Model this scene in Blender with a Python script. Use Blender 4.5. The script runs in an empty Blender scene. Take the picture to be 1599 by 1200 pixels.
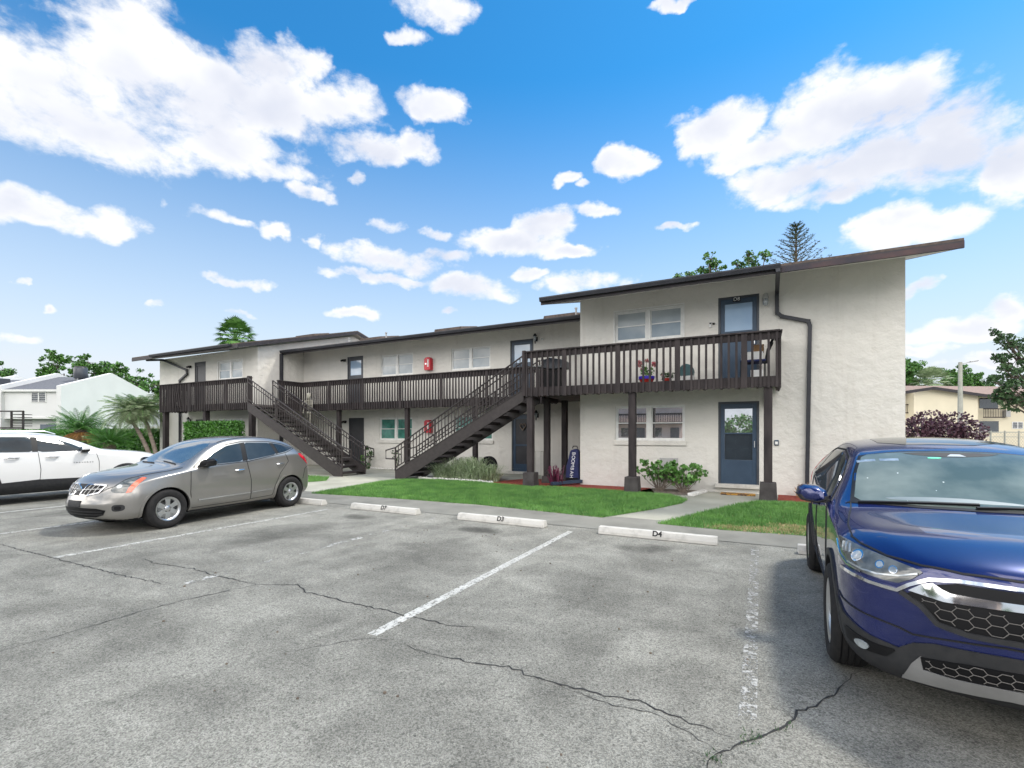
import bpy, bmesh, math, random
from mathutils import Vector, Matrix, geometry
from mathutils.bvhtree import BVHTree
rnd = random.Random(7)
sc = bpy.context.scene
COL = sc.collection
PI = math.pi

# ------------------------------------------------------------------ camera
YAW = math.radians(27.54)
cam = bpy.data.cameras.new('camera'); camo = bpy.data.objects.new('camera', cam); COL.objects.link(camo)
camo.location = (0, 0, 1.7); camo.rotation_euler = (PI/2, 0, YAW)
cam.sensor_width = 36; cam.lens = 743/1599*36; cam.shift_y = 76/1599
cam.clip_start = .05; cam.clip_end = 3000
sc.camera = camo

# ------------------------------------------------------------------ world: physical sky with clouds
SUN = Vector((.42, .45, 1.05)).normalized()
SUN_EL = math.asin(SUN.z); SUN_AZ = math.atan2(SUN.x, SUN.y)
W = bpy.data.worlds.new('World'); sc.world = W; W.use_nodes = True
wt = W.node_tree; wt.nodes.clear()
def wn(t, **k):
    n = wt.nodes.new(t)
    for a, b in k.items(): setattr(n, a, b)
    return n
def wl(a, b): wt.links.new(a, b)
def wmath(op, a, b=None, c=None, clamp=False):
    n = wn('ShaderNodeMath', operation=op); n.use_clamp = clamp
    for i, v in enumerate((a, b, c)):
        if v is None: continue
        if isinstance(v, (int, float)): n.inputs[i].default_value = v
        else: wl(v, n.inputs[i])
    return n.outputs[0]
out = wn('ShaderNodeOutputWorld'); bg = wn('ShaderNodeBackground'); wl(bg.outputs[0], out.inputs[0])
bg.inputs[1].default_value = .15
sky = wn('ShaderNodeTexSky', sky_type='NISHITA'); sky.sun_disc = False
sky.sun_elevation = SUN_EL; sky.sun_rotation = SUN_AZ
sky.altitude = 10; sky.air_density = 1.0; sky.dust_density = .35; sky.ozone_density = 3.0
SKY_SAT, SKY_TINT = 1.0, (.098, .405, .535, 1)
hs = wn('ShaderNodeHueSaturation'); hs.inputs['Saturation'].default_value = SKY_SAT; wl(sky.outputs[0], hs.inputs['Color'])
tint = wn('ShaderNodeMix', data_type='RGBA', blend_type='MULTIPLY'); tint.inputs[0].default_value = 1
wl(hs.outputs[0], tint.inputs[6]); tint.inputs[7].default_value = SKY_TINT
tc = wn('ShaderNodeTexCoord'); sep = wn('ShaderNodeSeparateXYZ'); wl(tc.outputs['Generated'], sep.inputs[0])
az = wmath('ARCTAN2', sep.outputs[0], sep.outputs[1])          # azimuth from +Y towards +X
hyp = wmath('SQRT', wmath('ADD', wmath('MULTIPLY', sep.outputs[0], sep.outputs[0]), wmath('MULTIPLY', sep.outputs[1], sep.outputs[1])))
el = wmath('ARCTAN2', sep.outputs[2], hyp)
cmb = wn('ShaderNodeCombineXYZ'); wl(az, cmb.inputs[0]); wl(el, cmb.inputs[1])
def azel(u, v):
    x = (u-800)/743; z = (676-v)/743
    return math.atan2(x, 1)-YAW, math.atan2(z, math.sqrt(1+x*x))
CL = [(60,130,185,105),(200,100,135,105),(300,150,120,85),(130,195,215,62),(330,215,175,48),(415,105,62,42),(430,170,125,55),(520,160,85,48),(470,92,48,36),
 (570,230,100,30),(650,228,42,28),(180,40,120,60),(680,168,48,26),(450,270,62,22),(480,303,36,15),(545,283,20,14),(60,325,110,30),(170,350,95,24),(235,312,20,12),
 (690,15,62,38),(640,55,30,15),(1075,3,50,10),(345,340,60,13),(430,358,36,16),(500,375,24,12),(610,350,35,14),(685,365,38,10),(790,378,85,22),(850,352,52,26),(890,392,48,13),
 (620,405,92,22),(690,398,62,15),(580,432,80,12),(730,450,76,20),(922,328,50,11),(972,250,37,26),(885,280,25,12),(912,292,15,8),(1055,355,26,9),(920,440,72,20),(830,425,30,10),
 (1130,195,80,42),(1190,235,95,34),(1290,185,105,72),(1400,165,125,56),(1510,180,130,64),(1230,282,82,34),(1350,255,135,48),(1480,245,140,58),(1300,302,92,22),(1600,240,70,70),
 (1420,365,125,26),(1410,345,70,24),(1445,445,36,11),(1500,515,95,20),(1575,480,65,22),(1440,545,60,12),(365,440,40,11),(230,465,20,7),(370,489,27,7),(558,487,38,9),(80,483,29,10),
 (710,491,22,6),(30,440,20,8),(20,520,60,10),(1560,560,80,12)]
blobs = []
for u, v, ru, rv in CL:
    a0, e0 = azel(u, v); a1, _ = azel(u+ru, v); a2, _ = azel(u-ru, v); _, e1 = azel(u, v-rv); _, e2 = azel(u, v+rv)
    blobs.append((a0, e0, abs(a1-a2)/2, abs(e1-e2)/2, min(1, .5+ru/90)))
for k in range(16):                                              # clouds in the rest of the sky
    blobs.append((rnd.uniform(1.1, 4.1), rnd.uniform(.2, 1.35), rnd.uniform(.35, .7), rnd.uniform(.12, .28), 1))
blobs = [((a+PI) % (2*PI)-PI, e, ra, re, w) for a, e, ra, re, w in blobs]
wz = wn('ShaderNodeTexNoise'); wz.inputs['Scale'].default_value = 16; wz.inputs['Detail'].default_value = 6; wl(tc.outputs['Generated'], wz.inputs[0])
wv = wn('ShaderNodeVectorMath', operation='SUBTRACT'); wl(wz.outputs['Color'], wv.inputs[0]); wv.inputs[1].default_value = (.5, .5, .5)
wm = wn('ShaderNodeVectorMath', operation='MULTIPLY'); wl(wv.outputs[0], wm.inputs[0]); wm.inputs[1].default_value = (.14, .055, 0)
wa = wn('ShaderNodeVectorMath', operation='ADD'); wl(cmb.outputs[0], wa.inputs[0]); wl(wm.outputs[0], wa.inputs[1])
fld = None
for a0, e0, ra, re, wgt in blobs:
    s = wn('ShaderNodeVectorMath', operation='SUBTRACT'); wl(wa.outputs[0], s.inputs[0]); s.inputs[1].default_value = (a0, e0, 0)
    m = wn('ShaderNodeVectorMath', operation='MULTIPLY'); wl(s.outputs[0], m.inputs[0]); m.inputs[1].default_value = (1/ra, 1/re, 0)
    d = wn('ShaderNodeVectorMath', operation='DOT_PRODUCT'); wl(m.outputs[0], d.inputs[0]); wl(m.outputs[0], d.inputs[1])
    o = wmath('SUBTRACT', wgt, d.outputs['Value'])
    fld = o if fld is None else wmath('SMOOTH_MAX', fld, o, .25)
fld = wmath('MAXIMUM', fld, -3)
mp = wn('ShaderNodeMapping'); wl(tc.outputs['Generated'], mp.inputs[0]); mp.inputs['Scale'].default_value = (1, 1, 1.7)
def wnoise(scale, det, rough, dist=0, off=None):
    n = wn('ShaderNodeTexNoise'); n.inputs['Scale'].default_value = scale; n.inputs['Detail'].default_value = det
    n.inputs['Roughness'].default_value = rough; n.inputs['Distortion'].default_value = dist
    if off:
        a = wn('ShaderNodeVectorMath', operation='ADD'); wl(mp.outputs[0], a.inputs[0]); a.inputs[1].default_value = off; wl(a.outputs[0], n.inputs[0])
    else: wl(mp.outputs[0], n.inputs[0])
    return n.outputs[0]
n1 = wnoise(9, 9, .60, .2); n2 = wnoise(4.5, 4, .5, 0, (3, 1, 7)); n3 = wnoise(6, 4, .5, .2, (5, 5, 1))
t1 = wmath('ADD', wmath('MULTIPLY', wmath('SUBTRACT', n1, .5), 3.6), wmath('MULTIPLY', wmath('SUBTRACT', n2, .5), .9))
n4 = wnoise(34, 6, .65, .4, (9, 2, 4)); raw = wmath('ADD', wmath('ADD', fld, t1), wmath('MULTIPLY', wmath('SUBTRACT', n4, .5), 1.0))
mr = wn('ShaderNodeMapRange', interpolation_type='SMOOTHSTEP'); wl(raw, mr.inputs[0]); mr.inputs[1].default_value = -.25; mr.inputs[2].default_value = .85
dens = mr.outputs[0]
# underside shading: noisy interior a little darker and lavender
mr2 = wn('ShaderNodeMapRange', interpolation_type='SMOOTHSTEP'); wl(wmath('ADD', fld, wmath('MULTIPLY', wmath('SUBTRACT', n3, .5), 3.0)), mr2.inputs[0]); mr2.inputs[1].default_value = .1; mr2.inputs[2].default_value = 1.6
cc = wn('ShaderNodeMix', data_type='RGBA'); wl(mr2.outputs[0], cc.inputs[0])
CLOUD_W, CLOUD_G = (2.85, 2.86, 2.9, 1), (2.02, 2.12, 2.42, 1)
cc.inputs[6].default_value = CLOUD_W; cc.inputs[7].default_value = CLOUD_G
# pale haze towards the horizon
hz = wmath('POWER', wmath('DIVIDE', wmath('SUBTRACT', .60, sep.outputs[2]), .5, clamp=True), 1.4)
hzm = wn('ShaderNodeMix', data_type='RGBA'); wl(wmath('MULTIPLY', hz, 1.0, clamp=True), hzm.inputs[0]); wl(tint.outputs[2], hzm.inputs[6]); hzm.inputs[7].default_value = (2.18, 2.36, 2.55, 1)
fin = wn('ShaderNodeMix', data_type='RGBA'); wl(dens, fin.inputs[0]); wl(hzm.outputs[2], fin.inputs[6])
# clouds behind the camera boosted and warmed to light the shaded facade
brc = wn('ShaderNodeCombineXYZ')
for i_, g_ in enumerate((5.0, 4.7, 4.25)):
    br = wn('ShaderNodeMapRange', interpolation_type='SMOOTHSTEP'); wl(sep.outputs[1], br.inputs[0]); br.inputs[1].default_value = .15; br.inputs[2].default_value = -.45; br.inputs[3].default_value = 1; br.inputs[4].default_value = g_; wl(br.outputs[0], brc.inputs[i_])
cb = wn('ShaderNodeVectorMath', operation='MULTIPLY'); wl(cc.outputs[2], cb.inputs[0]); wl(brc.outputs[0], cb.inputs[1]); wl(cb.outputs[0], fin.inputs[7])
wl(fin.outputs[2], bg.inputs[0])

sun = bpy.data.lights.new('sun', 'SUN'); sun.energy = 1.35; sun.angle = math.radians(7); sun.color = (1, .95, .87)
suno = bpy.data.objects.new('sun', sun); COL.objects.link(suno); suno.rotation_euler = (-SUN).to_track_quat('-Z', 'Y').to_euler(); suno.location = (20, 20, 40)
sc.view_settings.view_transform = 'Standard'; sc.view_settings.look = 'None'; sc.view_settings.gamma = 1
sc.view_settings.exposure = 1.36
sc.cycles.max_bounces = 6; sc.cycles.transparent_max_bounces = 6

# ------------------------------------------------------------------ materials
M = {}
def mat(name, c1, c2=None, scale=4, rough=.6, metal=0, bump=0, bscale=40, coat=0, spec=.5, detail=5, stretch=None, lo=.35, hi=.65, coatr=.03, bdist=.01):
    m = bpy.data.materials.new(name); m.use_nodes = True; nt = m.node_tree; b = nt.nodes['Principled BSDF']
    b.inputs['Roughness'].default_value = rough; b.inputs['Metallic'].default_value = metal
    b.inputs['Coat Weight'].default_value = coat; b.inputs['Coat Roughness'].default_value = coatr
    b.inputs['Specular IOR Level'].default_value = spec
    b.inputs['Base Color'].default_value = (*c1, 1)
    t = nt.nodes.new('ShaderNodeTexCoord'); vec = t.outputs['Object']
    if stretch:
        mp_ = nt.nodes.new('ShaderNodeMapping'); mp_.inputs['Scale'].default_value = stretch; nt.links.new(vec, mp_.inputs[0]); vec = mp_.outputs[0]
    if c2 is None: c2 = tuple(x*.82 for x in c1)
    n = nt.nodes.new('ShaderNodeTexNoise'); n.inputs['Scale'].default_value = scale; n.inputs['Detail'].default_value = detail; nt.links.new(vec, n.inputs[0])
    r = nt.nodes.new('ShaderNodeMapRange'); r.inputs[1].default_value = lo; r.inputs[2].default_value = hi; nt.links.new(n.outputs[0], r.inputs[0])
    x = nt.nodes.new('ShaderNodeMix'); x.data_type = 'RGBA'; x.inputs[6].default_value = (*c1, 1); x.inputs[7].default_value = (*c2, 1)
    nt.links.new(r.outputs[0], x.inputs[0]); nt.links.new(x.outputs[2], b.inputs['Base Color'])
    if bump:
        n2_ = nt.nodes.new('ShaderNodeTexNoise'); n2_.inputs['Scale'].default_value = bscale; n2_.inputs['Detail'].default_value = 6; nt.links.new(vec, n2_.inputs[0])
        bp = nt.nodes.new('ShaderNodeBump'); bp.inputs['Strength'].default_value = bump; bp.inputs['Distance'].default_value = bdist
        nt.links.new(n2_.outputs[0], bp.inputs['Height']); nt.links.new(bp.outputs[0], b.inputs['Normal'])
    M[name] = m; return m
mat('cream', (.645,.625,.580), (.60,.585,.545), scale=.7, rough=.9, bump=.9, bscale=4.5, bdist=.05, spec=.2)
def streaks():
    nt = M['cream'].node_tree; b = nt.nodes['Principled BSDF']; old = b.inputs['Base Color'].links[0].from_socket
    t = nt.nodes.new('ShaderNodeTexCoord'); acc = old
    for sc_, st, lo, hi, col, amt in ((1.0, (3.2, 3.2, .22), .56, .80, (.40,.37,.32), .35), (.9, (1, 1, 1), .55, .75, (.70,.685,.645), .5), (14, (1, 1, .8), .66, .74, (.42,.40,.35), .35), (.55, (1, 1, 2.5), .58, .72, (.52,.49,.43), .30)):
        mp_ = nt.nodes.new('ShaderNodeMapping'); mp_.inputs['Scale'].default_value = st; mp_.inputs['Location'].default_value = (sc_, hi, lo); nt.links.new(t.outputs['Object'], mp_.inputs[0])
        n = nt.nodes.new('ShaderNodeTexNoise'); n.inputs['Scale'].default_value = sc_; n.inputs['Detail'].default_value = 8; n.inputs['Roughness'].default_value = .65; nt.links.new(mp_.outputs[0], n.inputs[0])
        r = nt.nodes.new('ShaderNodeMapRange'); r.inputs[1].default_value = lo; r.inputs[2].default_value = hi; r.inputs[4].default_value = amt; nt.links.new(n.outputs[0], r.inputs[0])
        x = nt.nodes.new('ShaderNodeMix'); x.data_type = 'RGBA'; nt.links.new(r.outputs[0], x.inputs[0]); nt.links.new(acc, x.inputs[6]); x.inputs[7].default_value = (*col, 1); acc = x.outputs[2]
    nt.links.new(acc, b.inputs['Base Color'])
    # trowelled relief: ridged, flattened noise
    n = nt.nodes.new('ShaderNodeTexNoise'); n.inputs['Scale'].default_value = 3.2; n.inputs['Detail'].default_value = 7; n.inputs['Roughness'].default_value = .6; n.inputs['Distortion'].default_value = 1.6; nt.links.new(t.outputs['Object'], n.inputs[0])
    r = nt.nodes.new('ShaderNodeMapRange'); r.interpolation_type = 'SMOOTHSTEP'; r.inputs[1].default_value = .50; r.inputs[2].default_value = .56; nt.links.new(n.outputs[0], r.inputs[0])
    bp = nt.nodes.new('ShaderNodeBump'); bp.inputs['Strength'].default_value = .30; bp.inputs['Distance'].default_value = .010; nt.links.new(r.outputs[0], bp.inputs['Height']); nt.links.new(b.inputs['Normal'].links[0].from_socket, bp.inputs['Normal']); nt.links.new(bp.outputs[0], b.inputs['Normal'])
streaks()
mat('wood', (.046,.038,.038), (.024,.020,.021), scale=7, spec=.25, rough=.75, bump=.3, bscale=60, stretch=(1,1,.25))
mat('wood_red', (.075,.036,.034), (.018,.015,.024), scale=2.2, rough=.6, bump=.2)
mat('steel_brown', (.042,.035,.034), (.028,.023,.023), scale=9, rough=.55, spec=.35)
mat('gutter', (.022,.023,.031), (.014,.015,.020), scale=5, rough=.45)
mat('fascia', (.034,.028,.032), (.022,.019,.022), scale=4, rough=.6)
mat('shingle', (.13,.10,.085), (.07,.055,.048), scale=12, rough=.95, bump=.6, bscale=30)
mat('shingle_pink', (.30,.21,.17), (.22,.155,.13), scale=9, rough=.95, bump=.4, bscale=30)
mat('shingle_grey', (.14,.145,.16), (.10,.105,.12), scale=8, rough=.95, bump=.4, bscale=30)
mat('soffit', (.75,.74,.70), scale=2, rough=.8)
mat('soffit_dark', (.12,.105,.10), scale=3, rough=.8)
mat('white_trim', (.74,.74,.72), (.66,.66,.64), scale=10, rough=.45)
mat('white_wall', (.70,.70,.69), (.65,.65,.64), scale=.6, rough=.85, bump=.1, bscale=9)
mat('yellow_wall', (.72,.65,.49), (.66,.60,.45), scale=.5, rough=.9)
mat('pink_wall', (.68,.52,.44), (.62,.47,.40), scale=.5, rough=.9)
mat('door_blue', (.036,.064,.105), (.026,.048,.082), scale=3, rough=.35)
mat('door_dark', (.035,.036,.042), (.022,.023,.028), scale=3, rough=.4)
mat('door_panel', (.012,.020,.030), (.018,.028,.04), scale=5, rough=.3)
mat('door_grey', (.055,.062,.075), (.04,.045,.055), scale=3, rough=.4)
mat('black', (.005,.005,.006), scale=5, rough=.5, spec=.25)
mat('rubber', (.013,.013,.0135), (.021,.020,.020), scale=20, rough=.85, spec=.3, bump=.2, bscale=90)
mat('plastic', (.020,.021,.023), (.030,.030,.031), scale=14, rough=.65, spec=.35)
mat('footing', (.036,.031,.031), (.065,.06,.057), scale=5, rough=.9, bump=.5, bscale=30)
mat('concrete', (.40,.395,.33), (.28,.28,.23), scale=1.1, rough=.95, bump=.3, bscale=60, lo=.3, hi=.7)
mat('kerb_grey', (.235,.232,.205), (.16,.158,.14), scale=1.6, rough=.95, bump=.4, bscale=70, lo=.3, hi=.7)
mat('stop_white', (.53,.515,.475), (.30,.29,.265), scale=7, rough=.85, bump=.6, bscale=30, lo=.5, hi=.85, detail=9)
mat('mulch_red', (.40,.065,.04), (.17,.035,.025), scale=30, rough=.95, bump=1, bscale=60, bdist=.03)
mat('soil', (.12,.085,.065), (.25,.22,.18), scale=25, rough=.95, bump=1, bscale=60, bdist=.03)
mat('turf_soil', (.10,.21,.045), (.065,.14,.03), scale=6, rough=.95, bump=.6, bscale=60)
mat('far_grass', (.075,.17,.03), (.05,.12,.022), scale=1.5, rough=.95)
mat('stone_white', (.72,.71,.68), (.5,.49,.46), scale=15, rough=.8)
mat('red', (.55,.012,.03), (.45,.01,.025), scale=5, rough=.35)
mat('chrome', (.75,.76,.78), scale=3, rough=.08, metal=1)
mat('silver', (.55,.56,.57), (.48,.49,.5), scale=6, rough=.28, metal=.9)
mat('silver_matte', (.42,.42,.41), scale=6, rough=.5, metal=.4)
mat('skid', (.24,.24,.235), scale=6, rough=.5, metal=.2)
mat('util_grey', (.40,.40,.39), scale=3, rough=.6)
mat('navy', (.012,.02,.10), (.008,.012,.06), scale=6, rough=.7)
mat('mat_orange', (.42,.22,.04), (.06,.03,.02), scale=14, rough=.95, lo=.5, hi=.56)
mat('bone', (.42,.40,.33), scale=6, rough=.7)
mat('bark', (.16,.13,.10), (.09,.07,.055), scale=12, rough=.95, bump=.8, bscale=25)
mat('palm_bark', (.24,.20,.16), (.14,.11,.09), scale=9, rough=.95, bump=.9, bscale=18, stretch=(.4,.4,2))
mat('leaf', (.09,.22,.035), (.035,.10,.016), scale=2.6, rough=.5, lo=.4, hi=.62)
mat('leaf_edge', (.085,.165,.06), (.035,.08,.03), scale=5, rough=.6)
mat('leaf_dark', (.05,.115,.028), (.022,.055,.016), scale=2.6, rough=.5)
mat('leaf_bright', (.12,.27,.055), (.05,.14,.025), scale=3.5, rough=.45)
mat('leaf_olive', (.10,.15,.045), (.045,.075,.028), scale=3, rough=.6)
mat('leaf_hedge', (.085,.24,.03), (.03,.105,.012), scale=5, rough=.45)
mat('leaf_palm', (.13,.27,.06), (.06,.15,.03), scale=3, rough=.45)
mat('leaf_sago', (.06,.19,.02), (.03,.11,.012), scale=3, rough=.35)
mat('leaf_dry', (.38,.19,.05), (.22,.11,.04), scale=5, rough=.7)
mat('leaf_feather', (.33,.40,.24), (.16,.24,.10), scale=4, rough=.6)
mat('leaf_purple', (.075,.028,.045), (.17,.11,.12), scale=6, rough=.45, lo=.5, hi=.75)
mat('leaf_ti', (.20,.03,.08), (.06,.02,.035), scale=9, rough=.4)
mat('leaf_varieg', (.58,.63,.46), (.15,.27,.09), scale=30, rough=.5)
mat('grass_a', (.15,.33,.07), (.065,.18,.035), scale=2.6, rough=.55, lo=.3, hi=.7)
mat('grass_dry', (.46,.36,.20), (.26,.24,.10), scale=3, rough=.8)
mat('paint_blue', (.005,.013,.105), (.004,.011,.09), scale=2, rough=.26, metal=.4, coat=1, coatr=.015)
mat('paint_grey', (.29,.28,.262), (.275,.265,.25), scale=2, rough=.34, metal=.7, coat=1)
mat('paint_white', (.70,.70,.69), (.68,.68,.67), scale=2, rough=.3, coat=.8)
mat('car_glass', (.018,.022,.025), (.040,.046,.050), scale=1.5, rough=.03, spec=.55)
mat('windshield', (.17,.20,.18), (.060,.082,.076), scale=1.9, rough=.07, spec=.45)  # pale mottled base paints uneven sky reflection onto the opaque glass
def specks(name, col=(.75,.78,.76)):
    nt = M[name].node_tree; b = nt.nodes['Principled BSDF']; old = b.inputs['Base Color'].links[0].from_socket; t = nt.nodes.new('ShaderNodeTexCoord')
    v = nt.nodes.new('ShaderNodeTexVoronoi'); v.inputs['Scale'].default_value = 15; nt.links.new(t.outputs['Object'], v.inputs[0])
    q = nt.nodes.new('ShaderNodeSeparateColor'); nt.links.new(v.outputs['Color'], q.inputs[0])
    a = nt.nodes.new('ShaderNodeMath'); a.operation = 'LESS_THAN'; nt.links.new(v.outputs['Distance'], a.inputs[0]); m1 = nt.nodes.new('ShaderNodeMath'); m1.operation = 'MULTIPLY'; nt.links.new(q.outputs[0], m1.inputs[0]); m1.inputs[1].default_value = .13; nt.links.new(m1.outputs[0], a.inputs[1])
    c = nt.nodes.new('ShaderNodeMath'); c.operation = 'GREATER_THAN'; nt.links.new(q.outputs[1], c.inputs[0]); c.inputs[1].default_value = .72
    d = nt.nodes.new('ShaderNodeMath'); d.operation = 'MULTIPLY'; nt.links.new(a.outputs[0], d.inputs[0]); nt.links.new(c.outputs[0], d.inputs[1])
    x = nt.nodes.new('ShaderNodeMix'); x.data_type = 'RGBA'; nt.links.new(d.outputs[0], x.inputs[0]); nt.links.new(old, x.inputs[6]); x.inputs[7].default_value = (*col, 1); nt.links.new(x.outputs[2], b.inputs['Base Color'])
specks('windshield')
mat('windshield_grey', (.07,.10,.12), (.04,.06,.08), scale=2.0, rough=.04, spec=.9, coat=1)
mat('dash', (.20,.22,.20), scale=3, rough=.3, coat=1)
mat('seam', (.006,.006,.007), scale=3, rough=.6)
mat('lens', (.42,.46,.48), (.22,.25,.27), scale=18, rough=.08, coat=1, metal=.3)
mat('lens_dark', (.055,.060,.058), (.15,.16,.155), scale=11, rough=.12, coat=1)
mat('mesh_metal', (.16,.15,.14), scale=6, rough=.5)
mat('amber', (.75,.16,.08), scale=5, rough=.15, coat=1)
mat('tail_red', (.62,.01,.03), (.4,.005,.02), scale=12, rough=.12, coat=1)
mat('steel_dull', (.5,.5,.5), scale=3, rough=.4)
mat('sticker_green', (.08,.55,.35), scale=5, rough=.5)
mat('blind', (.42,.455,.47), (.30,.34,.365), scale=2, rough=.5, coat=.6)
mat('blind_low', (.25,.30,.335), (.17,.215,.25), scale=2, rough=.3, coat=1)
mat('door_glass', (.34,.46,.60), (.26,.38,.54), scale=1.5, rough=.1, coat=1)  # sky-blue base colour paints in the bright sky reflected by the glass
mat('green_screen', (.05,.23,.18), (.03,.14,.11), scale=5, rough=.25, coat=1)
mat('pane_dark', (.03,.035,.04), (.05,.055,.06), scale=2, rough=.03, coat=1, spec=.9)
mat('pane_sky', (.10,.13,.16), (.07,.09,.12), scale=2, rough=.03, coat=1, spec=.9)
mat('flower', (.55,.10,.14), (.6,.32,.30), scale=20, rough=.7)
mat('pot_red', (.42,.03,.02), scale=6, rough=.4)
mat('pot_blue', (.05,.03,.55), scale=6, rough=.4)
mat('teal', (.06,.14,.15), scale=6, rough=.4)
mat('cardboard', (.30,.17,.08), scale=6, rough=.8)
mat('letter', (.02,.02,.02), scale=6, rough=.8)
mat('white_letter', (.8,.8,.8), scale=6, rough=.6)
mat('pole', (.42,.42,.36), (.35,.35,.30), scale=4, rough=.8)

def mirrorpane(name, base, r):
    m = mat(name, base, rough=r, coat=0); b = m.node_tree.nodes['Principled BSDF']
    b.inputs['IOR'].default_value = 2.4; b.inputs['Roughness'].default_value = r; return m
mirrorpane('pane_mirror', (.80,.79,.80), .015); M['pane_mirror'].node_tree.nodes['Principled BSDF'].inputs['Metallic'].default_value = .9

def asphalt():
    m = bpy.data.materials.new('asphalt'); m.use_nodes = True; nt = m.node_tree; N = nt.nodes; L = nt.links
    b = N['Principled BSDF']; b.inputs['Roughness'].default_value = .92; b.inputs['Specular IOR Level'].default_value = .25
    t = N.new('ShaderNodeTexCoord'); sp = N.new('ShaderNodeSeparateXYZ'); L.new(t.outputs['Object'], sp.inputs[0])
    def noise(s, d, r=.55, dist=0, st=None):
        n = N.new('ShaderNodeTexNoise'); n.inputs['Scale'].default_value = s; n.inputs['Detail'].default_value = d; n.inputs['Roughness'].default_value = r; n.inputs['Distortion'].default_value = dist
        if st:
            q = N.new('ShaderNodeMapping'); q.inputs['Scale'].default_value = st; L.new(t.outputs['Object'], q.inputs[0]); L.new(q.outputs[0], n.inputs[0])
        else: L.new(t.outputs['Object'], n.inputs[0])
        return n.outputs[0]
    def mth(op, a, b_=None, c=None, clamp=False):
        n = N.new('ShaderNodeMath'); n.operation = op; n.use_clamp = clamp
        for i, v in enumerate((a, b_, c)):
            if v is None: continue
            if isinstance(v, (int, float)): n.inputs[i].default_value = v
            else: L.new(v, n.inputs[i])
        return n.outputs[0]
    def rng(v, a, b_, c=0, d=1, smooth=True):
        n = N.new('ShaderNodeMapRange'); n.interpolation_type = 'SMOOTHSTEP' if smooth else 'LINEAR'
        L.new(v, n.inputs[0])
        for i, q in enumerate((a, b_, c, d)): n.inputs[i+1].default_value = q
        return n.outputs[0]
    big = noise(.55, 5, .6, .4); mid = noise(1.7, 6, .6, .3, (.7, 1.4, 1)); fine = noise(45, 5, .75); trk = noise(2.2, 6, .65, .2, (1, .16, 1)); blot = noise(1.05, 7, .65, .8)
    vor = N.new('ShaderNodeTexVoronoi'); vor.inputs['Scale'].default_value = 135; L.new(t.outputs['Object'], vor.inputs[0])
    vg = N.new('ShaderNodeSeparateColor'); L.new(vor.outputs['Color'], vg.inputs[0])
    vor2 = N.new('ShaderNodeTexVoronoi'); vor2.inputs['Scale'].default_value = 62; L.new(t.outputs['Object'], vor2.inputs[0])
    vg2 = N.new('ShaderNodeSeparateColor'); L.new(vor2.outputs['Color'], vg2.inputs[0])
    # stains that recur in every parking bay: oil by the wheel stop, tyre tracks
    xb = mth('SUBTRACT', mth('MODULO', mth('ADD', sp.outputs[0], 287.06), 2.87), 1.435)
    wob = mth('MULTIPLY', mth('SUBTRACT', noise(1.3, 5, .6), .5), 2.4)
    wob2 = mth('MULTIPLY', mth('SUBTRACT', noise(.8, 5, .6, 0, (1, 1, 3)), .5), 2.2)
    def blob(yc, rx, ry, xo=0):
        dx = mth('DIVIDE', mth('SUBTRACT', xb, xo), rx); dy = mth('DIVIDE', mth('SUBTRACT', sp.outputs[1], yc), ry)
        r2 = mth('ADD', mth('MULTIPLY', dx, dx), mth('MULTIPLY', dy, dy))
        return rng(mth('ADD', mth('SUBTRACT', 1, r2), wob), -.1, 1.2)
    oil = mth('MULTIPLY', blob(7.1, .50, .32, .05), .62)
    def blob2(yc, rx, ry, xo=0):
        dx = mth('DIVIDE', mth('SUBTRACT', xb, xo), rx); dy = mth('DIVIDE', mth('SUBTRACT', sp.outputs[1], yc), ry)
        r2 = mth('ADD', mth('MULTIPLY', dx, dx), mth('MULTIPLY', dy, dy))
        return rng(mth('ADD', mth('SUBTRACT', 1, r2), wob2), -.2, 1.5)
    wear = mth('MULTIPLY', blob2(5.3, .75, 1.3, .1), .42)
    wear2 = mth('MULTIPLY', blob2(3.4, .9, .35), .16)
    base = mth('ADD', .226, mth('MULTIPLY', mth('SUBTRACT', big, .5), .19))
    base = mth('ADD', base, mth('MULTIPLY', mth('SUBTRACT', mid, .5), .17))
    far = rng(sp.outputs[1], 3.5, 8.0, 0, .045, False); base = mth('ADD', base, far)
    agg = mth('ADD', mth('MULTIPLY', rng(vg.outputs[0], 0, 1, .56, 1.36, False), rng(vg2.outputs[1], .0, .16, .66, 1.0)), 0)
    base = mth('MULTIPLY', base, agg)
    base = mth('MULTIPLY', base, rng(fine, .3, .7, .82, 1.16, False))
    base = mth('MULTIPLY', base, rng(trk, .30, .72, .86, 1.10, False)); base = mth('MULTIPLY', base, rng(blot, .36, .60, .80, 1.08))
    vd = N.new('ShaderNodeTexVoronoi'); vd.inputs['Scale'].default_value = 5.5; L.new(t.outputs['Object'], vd.inputs[0]); vdc = N.new('ShaderNodeSeparateColor'); L.new(vd.outputs['Color'], vdc.inputs[0])
    drip = mth('MULTIPLY', rng(mth('SUBTRACT', vd.outputs['Distance'], mth('MULTIPLY', vdc.outputs[1], .16)), -.03, .03, 1, 0), mth('GREATER_THAN', vdc.outputs[0], .80)); base = mth('MULTIPLY', base, mth('SUBTRACT', 1, mth('MULTIPLY', drip, .16)))
    for s in (oil, wear, wear2): base = mth('MULTIPLY', base, mth('SUBTRACT', 1, s))
    c = N.new('ShaderNodeCombineColor'); L.new(mth('MULTIPLY', base, 1.0), c.inputs[0]); L.new(mth('MULTIPLY', base, .985), c.inputs[1]); L.new(mth('MULTIPLY', base, .87), c.inputs[2])
    L.new(c.outputs[0], b.inputs['Base Color'])
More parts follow.
